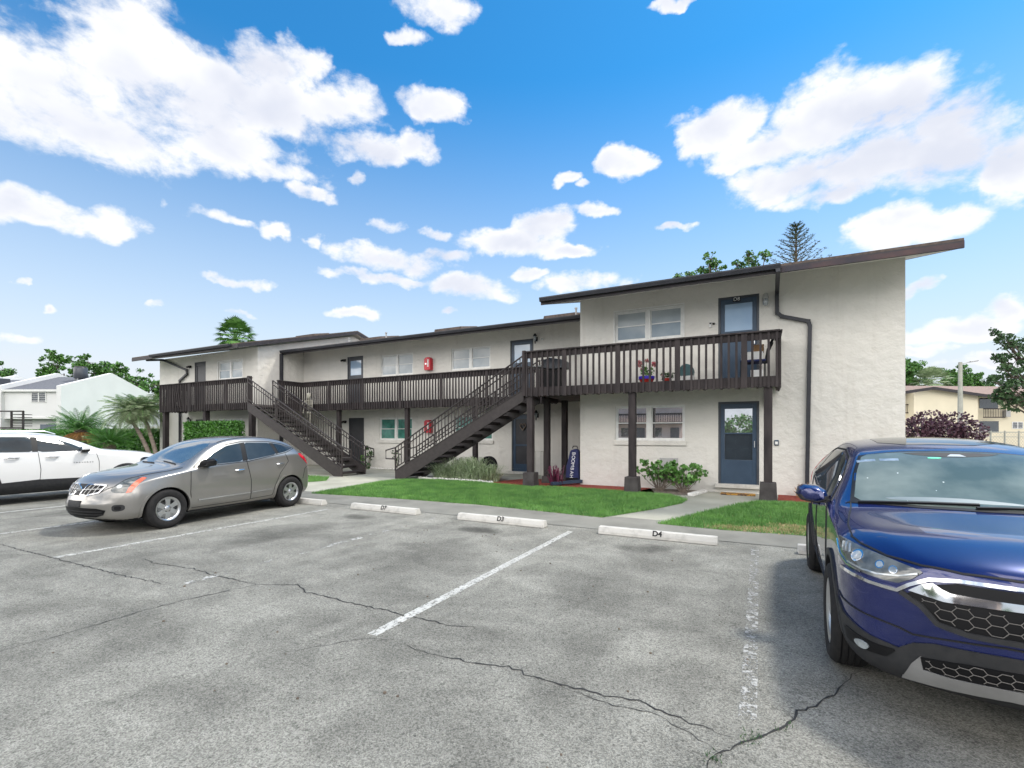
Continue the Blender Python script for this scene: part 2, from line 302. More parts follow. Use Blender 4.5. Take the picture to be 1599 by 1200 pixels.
    bp = N.new('ShaderNodeBump'); bp.inputs['Strength'].default_value = .7; bp.inputs['Distance'].default_value = .006; L.new(vor.outputs['Distance'], bp.inputs['Height']); L.new(bp.outputs[0], b.inputs['Normal'])
    M['asphalt'] = m
asphalt()
def worn(name, col, thr, scale=9):
    m = mat(name, col, rough=.85); nt = m.node_tree; b = nt.nodes['Principled BSDF']
    n = nt.nodes.new('ShaderNodeTexNoise'); n.inputs['Scale'].default_value = scale; n.inputs['Detail'].default_value = 8; n.inputs['Roughness'].default_value = .75
    t = nt.nodes.new('ShaderNodeTexCoord'); nt.links.new(t.outputs['Object'], n.inputs[0])
    r = nt.nodes.new('ShaderNodeMapRange'); r.inputs[1].default_value = thr; r.inputs[2].default_value = thr+.04; nt.links.new(n.outputs[0], r.inputs[0]); nt.links.new(r.outputs[0], b.inputs['Alpha'])
worn('line_white', (.52,.52,.49), .45, 24); worn('line_mid', (.5,.5,.47), .47, 16); worn('line_faded', (.42,.42,.40), .52, 15); worn('line_ghost', (.5,.5,.48), .54, 5); worn('stencil', (.02,.02,.02), .36, 20)

# ------------------------------------------------------------------ helpers
OFF = {}
def tag(o, label=None, cat=None, group=None, kind=None):
    if label: o['label'] = label
    if cat: o['category'] = cat
    if group: o['group'] = group
    if kind: o['kind'] = kind
    return o
def thing(name, loc, label, cat, group=None, rz=0, kind=None):
    o = bpy.data.objects.new(name, None); COL.objects.link(o); o.location = loc; o.rotation_euler = (0, 0, rz)
    o.empty_display_size = .2; OFF[o] = Vector(loc) if rz == 0 else Vector((0, 0, 0))
    return tag(o, label, cat, group, kind)
class MB:
    def __init__(s): s.v = []; s.f = []
    def add(s, vs, fs):
        n = len(s.v); s.v += [tuple(p) for p in vs]; s.f += [tuple(i+n for i in f) for f in fs]; return s
    def box(s, x0, x1, y0, y1, z0, z1):
        return s.add([(x0,y0,z0),(x1,y0,z0),(x1,y1,z0),(x0,y1,z0),(x0,y0,z1),(x1,y0,z1),(x1,y1,z1),(x0,y1,z1)],
                     [(0,3,2,1),(4,5,6,7),(0,1,5,4),(1,2,6,5),(2,3,7,6),(3,0,4,7)])
    def bar(s, a, b, w, h=None, up=(0,0,1)):
        h = h or w; a = Vector(a); b = Vector(b); d = (b-a).normalized(); u = Vector(up)
        if abs(d.dot(u)) > .98: u = Vector((0, 1, 0))
        r = d.cross(u).normalized(); u = r.cross(d).normalized()
        vs = [p+r*(i*w/2)+u*(j*h/2) for p in (a, b) for i, j in ((-1,-1),(1,-1),(1,1),(-1,1))]
        return s.add(vs, [(0,1,2,3),(7,6,5,4),(0,4,5,1),(1,5,6,2),(2,6,7,3),(3,7,4,0)])
    def tube(s, pts, r, n=8, cap=True):
        pts = [Vector(p) for p in pts]; rs = r if isinstance(r, (list, tuple)) else [r]*len(pts); ring = []
        u = Vector((0, 0, 1))
        for i, p in enumerate(pts):
            d = (pts[min(i+1, len(pts)-1)]-pts[max(i-1, 0)])
            d = d.normalized() if d.length > 1e-9 else Vector((0, 0, 1))
            if abs(d.dot(u)) > .95: u = Vector((1, 0, 0)) if abs(d.x) < .9 else Vector((0, 1, 0))
            a = d.cross(u).normalized(); b = a.cross(d)
            u = b
            ring.append([p+(a*math.cos(2*PI*k/n)+b*math.sin(2*PI*k/n))*rs[i] for k in range(n)])
        vs = [q for rg in ring for q in rg]; fs = []
        for i in range(len(pts)-1):
            for k in range(n): fs.append((i*n+k, i*n+(k+1) % n, (i+1)*n+(k+1) % n, (i+1)*n+k))
        if cap: fs += [tuple(range(n-1, -1, -1)), tuple((len(pts)-1)*n+k for k in range(n))]
        return s.add(vs, fs)
    def lathe(s, prof, c=(0,0,0), axis='z', n=24):
        vs = []
        for r, h in prof:
            for k in range(n):
                a = 2*PI*k/n; x, y = r*math.cos(a), r*math.sin(a)
                p = (x, y, h) if axis == 'z' else ((x, h, y) if axis == 'y' else (h, x, y))
                vs.append((c[0]+p[0], c[1]+p[1], c[2]+p[2]))
        fs = [(i*n+k, i*n+(k+1) % n, (i+1)*n+(k+1) % n, (i+1)*n+k) for i in range(len(prof)-1) for k in range(n)]
        if prof[0][0] > 1e-4: fs.append(tuple(range(n)))
        if prof[-1][0] > 1e-4: fs.append(tuple((len(prof)-1)*n+k for k in range(n)))
        return s.add(vs, fs)
    def prism(s, poly, fn, d0, d1):
        """poly: 2D points, fn(a,b,d)->3D"""
        n = len(poly); vs = [fn(a, b, d0) for a, b in poly]+[fn(a, b, d1) for a, b in poly]
        fs = [tuple(range(n)), tuple(range(2*n-1, n-1, -1))]+[(i, n+i, n+(i+1) % n, (i+1) % n) for i in range(n)]
        return s.add(vs, fs)
    def build(s, name, m, parent=None, smooth=False, bevel=0, fix=True):
        off = OFF.get(parent, Vector((0, 0, 0))) if parent else Vector((0, 0, 0))
        me = bpy.data.meshes.new(name); me.from_pydata([(x-off.x, y-off.y, z-off.z) for x, y, z in s.v], [], s.f)
        ms = m if isinstance(m, (list, tuple)) else [m]
        for q in ms: me.materials.append(M[q] if isinstance(q, str) else q)
        if fix and len(s.v) < 60000:
            b = bmesh.new(); b.from_mesh(me); bmesh.ops.recalc_face_normals(b, faces=b.faces); b.to_mesh(me); b.free()
        if smooth: me.polygons.foreach_set('use_smooth', [True]*len(me.polygons)); 
        o = bpy.data.objects.new(name, me); COL.objects.link(o)
        if parent: o.parent = parent; OFF[o] = off
        if bevel:
            bv = o.modifiers.new('bevel', 'BEVEL'); bv.width = bevel; bv.segments = 2; bv.limit_method = 'ANGLE'
        if smooth: me.set_sharp_from_angle(angle=math.radians(40))
        return o
def copy_tree(o, parent=None):
    c = o.copy(); COL.objects.link(c)
    if parent: c.parent = parent
    for ch in list(o.children): copy_tree(ch, c)
    return c
def text_mesh(txt, size, name, m, parent, loc, rot, depth=.002):
    cu = bpy.data.curves.new(name, 'FONT'); cu.body = txt; cu.size = size; cu.align_x = 'CENTER'; cu.align_y = 'CENTER'; cu.extrude = depth; cu.offset = size*(.035 if name == 'stencil_number' else 0)
    to = bpy.data.objects.new(name+'_tmp', cu); COL.objects.link(to)
    me = bpy.data.meshes.new_from_object(to.evaluated_get(bpy.context.evaluated_depsgraph_get())); bpy.data.objects.remove(to)
    me.materials.clear(); me.materials.append(M[m]); o = bpy.data.objects.new(name, me); COL.objects.link(o)
    off = OFF.get(parent, Vector((0, 0, 0))); o.location = Vector(loc)-off; o.rotation_euler = rot
    if parent: o.parent = parent
    return o

def gz(Y): return 0 if Y < 8.3 else (.15*(Y-8.3)/3.5 if Y < 11.8 else .15)

# ------------------------------------------------------------------ ground
def sheet(name, poly, dz, m, parent=None, kind='structure', step=.5):
    """polygon draped over the gentle rise towards the building"""
    xs = [p[0] for p in poly]; ys = [p[1] for p in poly]
    b = bmesh.new(); vs = [b.verts.new((x, y, 0)) for x, y in poly]; b.faces.new(vs)
    for yc in (8.3, 11.8):
        if min(ys) < yc < max(ys):
            bmesh.ops.bisect_plane(b, geom=b.verts[:]+b.edges[:]+b.faces[:], plane_co=(0, yc, 0), plane_no=(0, 1, 0))
    bmesh.ops.triangulate(b, faces=b.faces[:])
    for v in b.verts: v.co.z = gz(v.co.y)+dz
    bmesh.ops.recalc_face_normals(b, faces=b.faces)
    me = bpy.data.meshes.new(name); b.to_mesh(me); b.free(); me.materials.append(M[m])
    if me.polygons and me.polygons[0].normal.z < 0: me.flip_normals()
    o = bpy.data.objects.new(name, me); COL.objects.link(o)
    if parent: o.parent = parent
    elif kind: o['kind'] = kind
    return o
g = MB(); XS = [-400, -60, -30, 12, 60, 400]; YS = [-400, -60, -12, 8.3, 11.8, 60, 400]
for i in range(len(XS)): 
    for j in range(len(YS)): pass
g.v = [(x, y, gz(y)) for y in YS for x in XS]; nx = len(XS)
g.f = [(j*nx+i, j*nx+i+1, (j+1)*nx+i+1, (j+1)*nx+i) for j in range(len(YS)-1) for i in range(nx-1)]
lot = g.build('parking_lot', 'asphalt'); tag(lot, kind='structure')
# concrete walk strip between lot and lawn, walkway under the balconies
sheet('kerb_strip', [(-28, 8.12), (6, 8.12), (6, 9.25), (-28, 9.25)], .007, 'kerb_grey')
sheet('sidewalk', [(-28, 8.15), (6, 8.15), (6, 11.5), (2.9, 13.6), (-4.7, 13.6), (-4.7, 16), (-19.9, 16), (-19.9, 13.6), (-28, 13.6)], .004, 'concrete')
far = sheet('grass_field', [(-120, 13.7), (-28.05, 13.7), (-28.05, 60), (-120, 60)], .004, 'far_grass')
sheet('grass_verge', [(-120, 9.5), (-28.05, 9.5), (-28.05, 13.7), (-120, 13.7)], .004, 'far_grass')
LAWN1 = [(-10.9,9.0),(-10.75,10.2),(-10.67,11.5),(-10.2,12.3),(-9.2,12.62),(-7.4,12.62),(-6.9,12.35),(-6.2,12.3),(-4.8,12.5),(-3.05,12.35),(-2.0,12.2),(-1.5,11.6),(-1.55,11.1),(-2.0,10.2),(-2.74,9.06),(-4.2,9.18),(-5.7,9.30),(-8.5,9.22)]
LAWN2 = [(-1.66,8.94),(-1.0,10.3),(-.5,11.3),(-.1,11.9),(.66,12.1),(3.2,12.3),(6,12.2),(6,9.1),(2.0,9.0),(.5,8.98),(-.56,8.90)]
LAWN3 = [(-28,9.1),(-13.0,10.5),(-12.6,11.0),(-13.3,11.75),(-18.2,11.6),(-28,11.9)]
for i, L_ in enumerate((LAWN1, LAWN2, LAWN3)): sheet('lawn_soil', L_, .010, 'turf_soil')
sheet('mulch_bed', [(-7.9,12.62),(-7.4,12.62),(-6.9,12.35),(-6.2,12.3),(-4.8,12.5),(-3.05,12.35),(-2.4,12.5),(-2.7,13.5),(-4.75,13.5),(-4.75,14.6),(-6.9,14.4),(-7.3,13.4)], .014, 'mulch_red')
sheet('planting_bed', [(-10.0,12.66),(-7.95,12.66),(-7.35,13.4),(-7.4,14.0),(-10.0,13.9)], .014, 'soil')
sheet('planting_bed', [(-2.95,12.4),(-2.0,12.25),(-1.45,12.5),(-1.35,13.5),(-2.65,13.5)], .014, 'soil')
sheet('mulch_bed', [(.35,12.35),(3.2,12.4),(3.2,13.5),(.4,13.5)], .014, 'mulch_red')

def in_poly(x, y, P):
    c = False; j = len(P)-1
    for i in range(len(P)):
        if (P[i][1] > y) != (P[j][1] > y) and x < (P[j][0]-P[i][0])*(y-P[i][1])/(P[j][1]-P[i][1])+P[i][0]: c = not c
        j = i
    return c
def grass(P, dens, label, xmin=-99, dry=None, h=(.035,.075)):
    mb = MB(); x0 = max(xmin, min(p[0] for p in P)); x1 = max(p[0] for p in P); y0 = min(p[1] for p in P); y1 = max(p[1] for p in P)
    n = int((x1-x0)*(y1-y0)*dens); V = []; F = []; mi = []
    for k in range(n):
        x = rnd.uniform(x0, x1); y = rnd.uniform(y0, y1)
        if not in_poly(x, y, P): continue
        d = dry and sum(math.exp(-((x-a)**2/(r*r)+(y-b)**2/(r*r*.16))) for a, b, r in dry) or 0
        isdry = rnd.random() < min(.92, d*1.3)+.035
        if isdry and rnd.random() < .25: continue
        hh = rnd.uniform(*h)*(1-.4*isdry); a = rnd.uniform(0, 2*PI); w = rnd.uniform(.004, .008); lx, ly = rnd.gauss(0, .018), rnd.gauss(0, .018); x += rnd.gauss(0, .022); y += rnd.gauss(0, .022)
        z = gz(y)+.010; b = len(V); c_, s_ = math.cos(a)*w, math.sin(a)*w
        V += [(x-c_, y-s_, z), (x+c_, y+s_, z), (x+lx, y+ly, z+hh)]; F.append((b, b+1, b+2)); mi.append(1 if isdry else 0)
    mb.v = V; mb.f = F; o = mb.build('grass', ['grass_a', 'grass_dry'], fix=False); o.data.polygons.foreach_set('material_index', mi)
    tag(o, label, 'grass', kind='stuff')
grass(LAWN1, 3600, 'short green lawn between the wheel stops and the middle of the building')
grass(LAWN2, 3600, 'lawn with dry straw patches right of the walkway to the lower blue door', dry=[(.0,9.15,.5),(-.5,9.05,.3),(.9,9.3,.6),(1.5,9.15,.5),(.45,9.6,.3)])
grass(LAWN3, 1500, 'strip of green lawn behind the grey car by the stair foot', xmin=-16)

# kerb stones and painted lines, cracks: children of the lot
for X, Y0, Y1, mm in [(-.065, 3.15, 7.80, 'line_faded'), (-2.89, 3.0, 7.72, 'line_white'), (-5.74, 3.05, 7.68, 'line_ghost'), (-8.5, 2.85, 7.5, 'line_mid'), (-11.3, 2.9, 7.5, 'line_mid'), (-14.3, 2.9, 7.5, 'line_white'), (2.8, 3.1, 7.7, 'line_white'), (-17.2, 2.9, 7.5, 'line_white')]:
    MB().box(X-.05, X+.05, Y0, Y1, .001, .005).build('parking_line', mm, lot)
def crack(P, w, seed):
    r2 = random.Random(seed); pts = []
    for (a, b) in zip(P[:-1], P[1:]):
        n = max(2, int(math.dist(a, b)/.05))
        for i in range(n): t = i/n; pts.append((a[0]+(b[0]-a[0])*t+r2.gauss(0, .008), a[1]+(b[1]-a[1])*t+r2.gauss(0, .010)))
    pts.append(P[-1]); V = []; F = []
    for i, p in enumerate(pts):
        q = pts[min(i+1, len(pts)-1)]; o_ = pts[max(i-1, 0)]; dx, dy = q[0]-o_[0], q[1]-o_[1]; l = math.hypot(dx, dy) or 1
        ww = w*r2.uniform(.35, 1.25)*min(1, .3+min(i, len(pts)-1-i)*.08); V += [(p[0]-dy/l*ww, p[1]+dx/l*ww, .0035), (p[0]+dy/l*ww, p[1]-dx/l*ww, .0035)]
        if i: k = 2*i; F.append((k-2, k-1, k+1, k))
    n0 = len(pts)
    for _ in range(int(n0/9)):
        i = r2.randrange(2, n0-2); p = pts[i]; a = r2.uniform(0, 2*PI); ww = w*.4
        for k in range(r2.randint(2, 6)):
            q = (p[0]+.035*math.cos(a), p[1]+.03*math.sin(a)); a += r2.gauss(0, .5); b_ = len(V); nx_, ny_ = -math.sin(a)*ww, math.cos(a)*ww
            V += [(p[0]+nx_, p[1]+ny_, .003), (p[0]-nx_, p[1]-ny_, .003), (q[0]-nx_*.6, q[1]-ny_*.6, .003), (q[0]+nx_*.6, q[1]+ny_*.6, .003)]; F.append((b_, b_+1, b_+2, b_+3)); p = q; ww *= .75
    m_ = MB(); m_.v = V; m_.f = F; m_.build('crack', 'letter', lot, fix=False)
crack([(-10.6,2.80),(-10.22,2.81),(-8.37,2.85),(-6.74,2.87),(-5.9,2.93)], .008, 1)
crack([(-7.38,3.4),(-6.93,3.34),(-6.34,3.43),(-5.83,3.39),(-5.33,3.4),(-4.99,3.39)], .008, 2)
crack([(-4.99,3.39),(-4.58,3.61),(-4.26,3.48),(-3.62,3.48),(-2.9,3.47),(-2.43,3.46),(-2.2,3.54)], .009, 3)
crack([(-4.99,3.39),(-5.16,2.81),(-5.22,2.46),(-5.2,1.96),(-5.2,1.77),(-5.26,1.45)], .006, 4)
crack([(-2.5,3.0),(-2.28,2.95),(-1.94,2.97),(-1.62,3.04),(-1.25,2.99),(-.94,3.01),(-.69,3.03),(-.43,2.97),(-.14,2.92)], .007, 5)
crack([(-.30,2.45),(-.25,2.59),(-.2,2.71),(-.08,2.9),(0,3.01),(.13,3.18),(.21,3.37),(.42,3.7),(.6,4.1)], .007, 6)
crack([(-1.2,2.98),(-.9,2.92),(-.6,2.95),(-.35,2.85),(-.15,2.72)], .004, 7)
crack([(-3.3,2.4),(-2.9,2.9),(-2.6,3.05)], .003, 8)

k_ = []
wd = MB()
for (x, y, n) in [(-.27,2.52,26),(-.22,2.68,40),(-.06,2.93,26),(-.02,2.99,22),(.10,3.12,12),(.16,3.2,8)]:
    for _ in range(n):
        a = rnd.uniform(0, 6.28); px_, py_ = x+rnd.gauss(0, .03), y+rnd.gauss(0, .03); hh = rnd.uniform(.008, .03)
        wd.add([(px_-.004*math.cos(a), py_-.004*math.sin(a), .004), (px_+.004*math.cos(a), py_+.004*math.sin(a), .004), (px_+rnd.gauss(0,.012), py_+rnd.gauss(0,.012), hh)], [(0,1,2)])
tag(wd.build('weeds', 'leaf_dark', fix=False), 'tiny dark weeds growing in the pavement crack nearest the camera', 'weeds', kind='stuff')
pb = MB()
for _ in range(60):
    x, y = rnd.uniform(-6, 1), rnd.uniform(1.4, 7); q = rnd.uniform(.006, .014); pb.lathe([(0, q*1.2), (q*.8, q*.8), (q, q*.3), (q*.8, 0)], (x, y, 0), n=6)
tag(pb.build('gravel', 'bark', fix=False), 'loose dark pebbles and debris scattered on the asphalt', 'gravel', kind='stuff')
# wheel stops
def wheel_stop(x, y, txt, label, dark=False):
    t = thing('wheel_stop', (x, y, 0), label, 'wheel stop', 'concrete wheel stops along the kerb')
    m_ = MB(); L2 = .92
    prof = [(-.09, .0), (-.085, .05), (-.05, .125), (.05, .125), (.085, .05), (.09, 0)]
    m_.prism(prof, lambda a, b, d: (x+d, y+a, b+.002), -L2, L2).build('block', 'stop_white', t, bevel=.012)
    if txt:
        sl = math.atan2(.075, .035)
        text_mesh(txt, .12, 'stencil_number', 'stencil', t, (x+.04, y-.0695, .090), (sl, 0, 0), .001)
    return t
for x, txt, lab in [(-1.49, 'D4', 'white concrete wheel stop stencilled D4'), (-4.33, 'D3', 'white concrete wheel stop stencilled D3'), (-7.19, 'D7', 'white concrete wheel stop stencilled D7'),
                    (-9.95, '', 'white wheel stop behind the rear wheel of the grey car'), (1.39, '', 'white wheel stop behind the dark blue car')]:
    wheel_stop(x, 7.83, txt, lab)

# ------------------------------------------------------------------ apartment building
B = thing('apartment_building', (-12, 16, .15), 'long cream stucco two storey apartment building with brown balconies and low gabled roofs', 'building')
def wall_front(x0, x1, z0, z1, Y, holes, parent, m='cream', depth=.14, name='wall', ends=None, label=None):
    xs = sorted({x0, x1, *[h[0] for h in holes], *[h[1] for h in holes]}); zs = sorted({z0, z1, *[h[2] for h in holes], *[h[3] for h in holes]})
    m_ = MB()
    for i in range(len(xs)-1):
        for j in range(len(zs)-1):
            cx, cz = (xs[i]+xs[i+1])/2, (zs[j]+zs[j+1])/2
            if any(h[0] < cx < h[1] and h[2] < cz < h[3] for h in holes): continue
            m_.add([(xs[i], Y, zs[j]), (xs[i+1], Y, zs[j]), (xs[i+1], Y, zs[j+1]), (xs[i], Y, zs[j+1])], [(0, 1, 2, 3)])
    for a, b, c, d in holes:
        m_.add([(a, Y, c), (a, Y+depth, c), (a, Y+depth, d), (a, Y, d)], [(0, 1, 2, 3)]); m_.add([(b, Y, c), (b, Y+depth, c), (b, Y+depth, d), (b, Y, d)], [(3, 2, 1, 0)])
        m_.add([(a, Y, d), (b, Y, d), (b, Y+depth, d), (a, Y+depth, d)], [(0, 3, 2, 1)]); m_.add([(a, Y, c), (b, Y, c), (b, Y+depth, c), (a, Y+depth, c)], [(0, 1, 2, 3)])
    if ends: ends(m_)
    return m_.build(name, m, parent, fix=False)
ZR, YR, SLP = 5.57, 19.1, .265
def gable_end(x, y0, zt0, y1=24.7, m='cream'):
    def f(m_):
        zr = zt0+SLP*(YR-y0); m_.add([(x, y0, 0), (x, y1, 0), (x, y1, zt0), (x, YR, zr), (x, y0, zt0)], [(0, 1, 2, 3, 4)])
    return f
R_holes = [(-3.70,-1.84,4.28,5.16), (-.97,-.02,3.0,5.21), (-3.69,-1.79,1.48,2.46), (-.97,-.02,.38,2.50), (-2.44,-1.98,.35,1.0)]
wall_front(-4.75, 2.88, 0, 5.62, 13.5, R_holes, B, ends=lambda m_: (gable_end(-4.75, 13.5, 5.62)(m_), gable_end(2.88, 13.5, 5.62)(m_)))
M_holes = [(-16.83,-15.85,3.0,5.17), (-14.80,-13.01,4.17,5.09), (-11.06,-9.23,4.2,5.07), (-8.37,-7.40,3.0,5.17), (-16.74,-15.80,.2,2.37), (-14.88,-13.05,1.38,2.35), (-10.92,-9.12,1.40,2.39), (-8.31,-7.36,.25,2.40)]
wall_front(-19.76, -4.75, 0, 5.62, 15.9, M_holes, B)
L_holes = [(-24.60,-23.67,3.0,5.14), (-22.68,-20.84,4.18,5.03), (-24.51,-23.55,.2,2.35), (-22.70,-20.85,1.4,2.35)]
wall_front(-27.74, -19.76, 0, 5.50, 13.5, L_holes, B, ends=lambda m_: (gable_end(-27.74, 13.5, 5.50)(m_), gable_end(-19.76, 13.5, 5.50)(m_)))

def roof(x0, x1, ye, ztop, parent, slope=SLP, ridge=YR, yb=26.4, th=.05, gx=None, red=None, sof='soffit'):
    zr = ztop+slope*(ridge-ye); zb = zr-slope*(yb-ridge)
    m_ = MB()
    for (ya, za, yc, zc) in ((ye, ztop, ridge, zr), (ridge, zr, yb, zb)):
        m_.add([(x0, ya, za), (x1, ya, za), (x1, yc, zc), (x0, yc, zc), (x0, ya, za-th), (x1, ya, za-th), (x1, yc, zc-th), (x0, yc, zc-th)],
               [(0,1,2,3),(7,6,5,4),(0,4,5,1),(1,5,6,2),(2,6,7,3),(3,7,4,0)])
    r = m_.build('roof', 'shingle', parent)
    s_ = MB(); d = .185
    s_.add([(x0+.05, ye+.03, ztop-d), (x1-.05, ye+.03, ztop-d), (x1-.05, ridge, zr-d), (x0+.05, ridge, zr-d), (x1-.05, yb, zb-d), (x0+.05, yb, zb-d)], [(0,3,2,1), (3,5,4,2)])
    s_.build('soffit', sof, r, fix=False)
    # eave fascia, rake boards
    f_ = MB(); f_.box(x0, x1, ye-.012, ye+.025, ztop-d-.01, ztop-th-.002)
    f_.build('fascia', 'fascia', r)
    for X in (x0, x1):
        k = MB(); a, b_ = (X-.001, X+.035) if X == x0 else (X-.035, X+.001)
        k.prism([(ye-.014, ztop-d-.012), (ridge, zr-d-.012), (yb, zb-d-.012), (yb, zb-th+.001), (ridge, zr-th+.001), (ye-.014, ztop-th+.001)], lambda p, q, dd: (dd, p, q), a, b_)
        k.build('rake_board', 'wood_red' if red else 'fascia', r)
    if gx:
        k = MB(); k.prism([(0, -.11), (-.10, -.11), (-.125, -.03), (-.125, 0), (-.105, 0), (-.105, -.025), (-.012, -.025), (0, 0)], lambda p, q, dd: (dd, ye-.013+p, ztop-.015+q), gx[0], gx[1]); k.build('gutter', 'gutter', r)
    if red:
        k = MB(); k.box(red[0], red[1], ye-.022, ye-.0125, ztop-d-.008, ztop-.085); k.build('weathered_board', 'wood_red', r)
    return r
rR = roof(-5.40, 3.47, 12.1, 5.44, B, gx=(-5.40, .40), red=(.42, 3.47))
rL = roof(-28.05, -19.45, 12.4, 5.48, B, gx=(-26.2, -19.9))
rM = roof(-19.74, -4.77, 14.7, 5.52, B, gx=(-19.74, -4.77), slope=.25, sof='soffit')
def ridge_vent(x0, x1, y0, y1, h, par, eave, zt, slope):
    m_ = MB(); za, zb = zt+slope*(y0-eave), zt+slope*(y1-eave)
    m_.add([(x0,y0,za-.05),(x1,y0,za-.05),(x1,y1,zb-.05),(x0,y1,zb-.05),(x0+.05,y0,za+h),(x1-.05,y0,za+h),(x1-.1,y1,zb+h*.6),(x0+.1,y1,zb+h*.6)], [(0,3,2,1),(4,5,6,7),(0,1,5,4),(1,2,6,5),(2,3,7,6),(3,0,4,7)])
    m_.build('roof_vent', 'shingle', par)
for x0, x1 in [(-17.4,-16.0), (-12.9,-11.4), (-7.6,-6.2)]: ridge_vent(x0, x1, 17.2, 18.6, .15, rM, 14.7, 5.52, .25)
ridge_vent(-5.6, -5.2, 18.4, 18.9, .26, rM, 14.7, 5.52, .25)
ridge_vent(-21.8, -20.3, 17.0, 18.0, .10, rL, 12.4, 5.48, SLP)
for x, y, h in [(-15.5, 17.0, .40), (-6.0, 16.6, .42), (-18.3, 17.4, .35)]:
    m_ = MB(); z = 5.52+.25*(y-14.7); m_.tube([(x, y, z-.1), (x, y, z+h*.6)], .035, 10); m_.tube([(x, y, z+h*.6), (x, y, z+h*.6+.05)], .055, 10); m_.build('vent_pipe', 'util_grey', rM)

def window(x0, x1, z0, z1, Y, parent, style='blind', sill=True, surround=False):
    fy0, fy1 = Y+.03, Y+.09; t = .045; m_ = MB(); xm = (x0+x1)/2
    m_.box(x0, x0+t, fy0, fy1, z0, z1); m_.box(x1-t, x1, fy0, fy1, z0, z1); m_.box(x0+t, x1-t, fy0, fy1, z1-t, z1); m_.box(x0+t, x1-t, fy0, fy1, z0, z0+t)
    m_.box(xm-.06, xm+.06, fy0-.01, fy1+.002, z0+t, z1-t)
    w = m_.build('window', 'white_trim', parent, bevel=.004); zm = (z0+z1)/2
    for a, b_ in ((x0+t, xm-.06), (xm+.06, x1-t)):
        sash = MB(); s_ = .028
        for lo, hi, yy in ((z0+t, zm+.015, fy0+.012), (zm-.015, z1-t, fy0+.036)):
            sash.box(a, a+s_, yy, yy+.022, lo, hi); sash.box(b_-s_, b_, yy, yy+.022, lo, hi); sash.box(a+s_, b_-s_, yy, yy+.022, lo, lo+s_); sash.box(a+s_, b_-s_, yy, yy+.022, hi-s_, hi)
        sash.build('sash', 'white_trim', w)
        if style == 'green':
            MB().box(a, b_, Y+.074, Y+.078, zm, z1-t).build('pane', 'green_screen', w); MB().box(a, b_, Y+.056, Y+.060, z0+t, zm).build('pane', 'green_screen', w)
        else:
            pm = {'blind': 'blind', 'mirror': 'pane_mirror', 'dark': 'pane_dark'}[style]
            MB().box(a, b_, Y+.074, Y+.078, zm, z1-t).build('pane', pm, w); MB().box(a, b_, Y+.056, Y+.060, z0+t, zm).build('pane', 'blind_low' if style == 'blind' else pm, w)
    if sill: MB().box(x0-.04, x1+.04, Y-.05, Y+.10, z0-.13, z0-.003).build('sill', 'cream', w, bevel=.01)
    if surround:
        k = MB(); q = .035; k.box(x0-q, x0-.002, Y-.02, Y+.03, z0-q, z1+q); k.box(x1+.002, x1+q, Y-.02, Y+.03, z0-q, z1+q); k.box(x0-.002, x1+.002, Y-.02, Y+.03, z1+.002, z1+q); k.build('window_trim', 'white_trim', w)
    return w
window(-3.70,-1.84,4.28,5.16,13.5,B,'blind', surround=True); window(-3.69,-1.79,1.48,2.46,13.5,B,'mirror')
window(-14.80,-13.01,4.17,5.09,15.9,B); window(-11.06,-9.23,4.2,5.07,15.9,B)
window(-14.88,-13.05,1.38,2.35,15.9,B,'green'); window(-10.92,-9.12,1.40,2.39,15.9,B,'green')
window(-22.68,-20.84,4.18,5.03,13.5,B,'blind', surround=True); window(-22.70,-20.85,1.4,2.35,13.5,B,'dark')

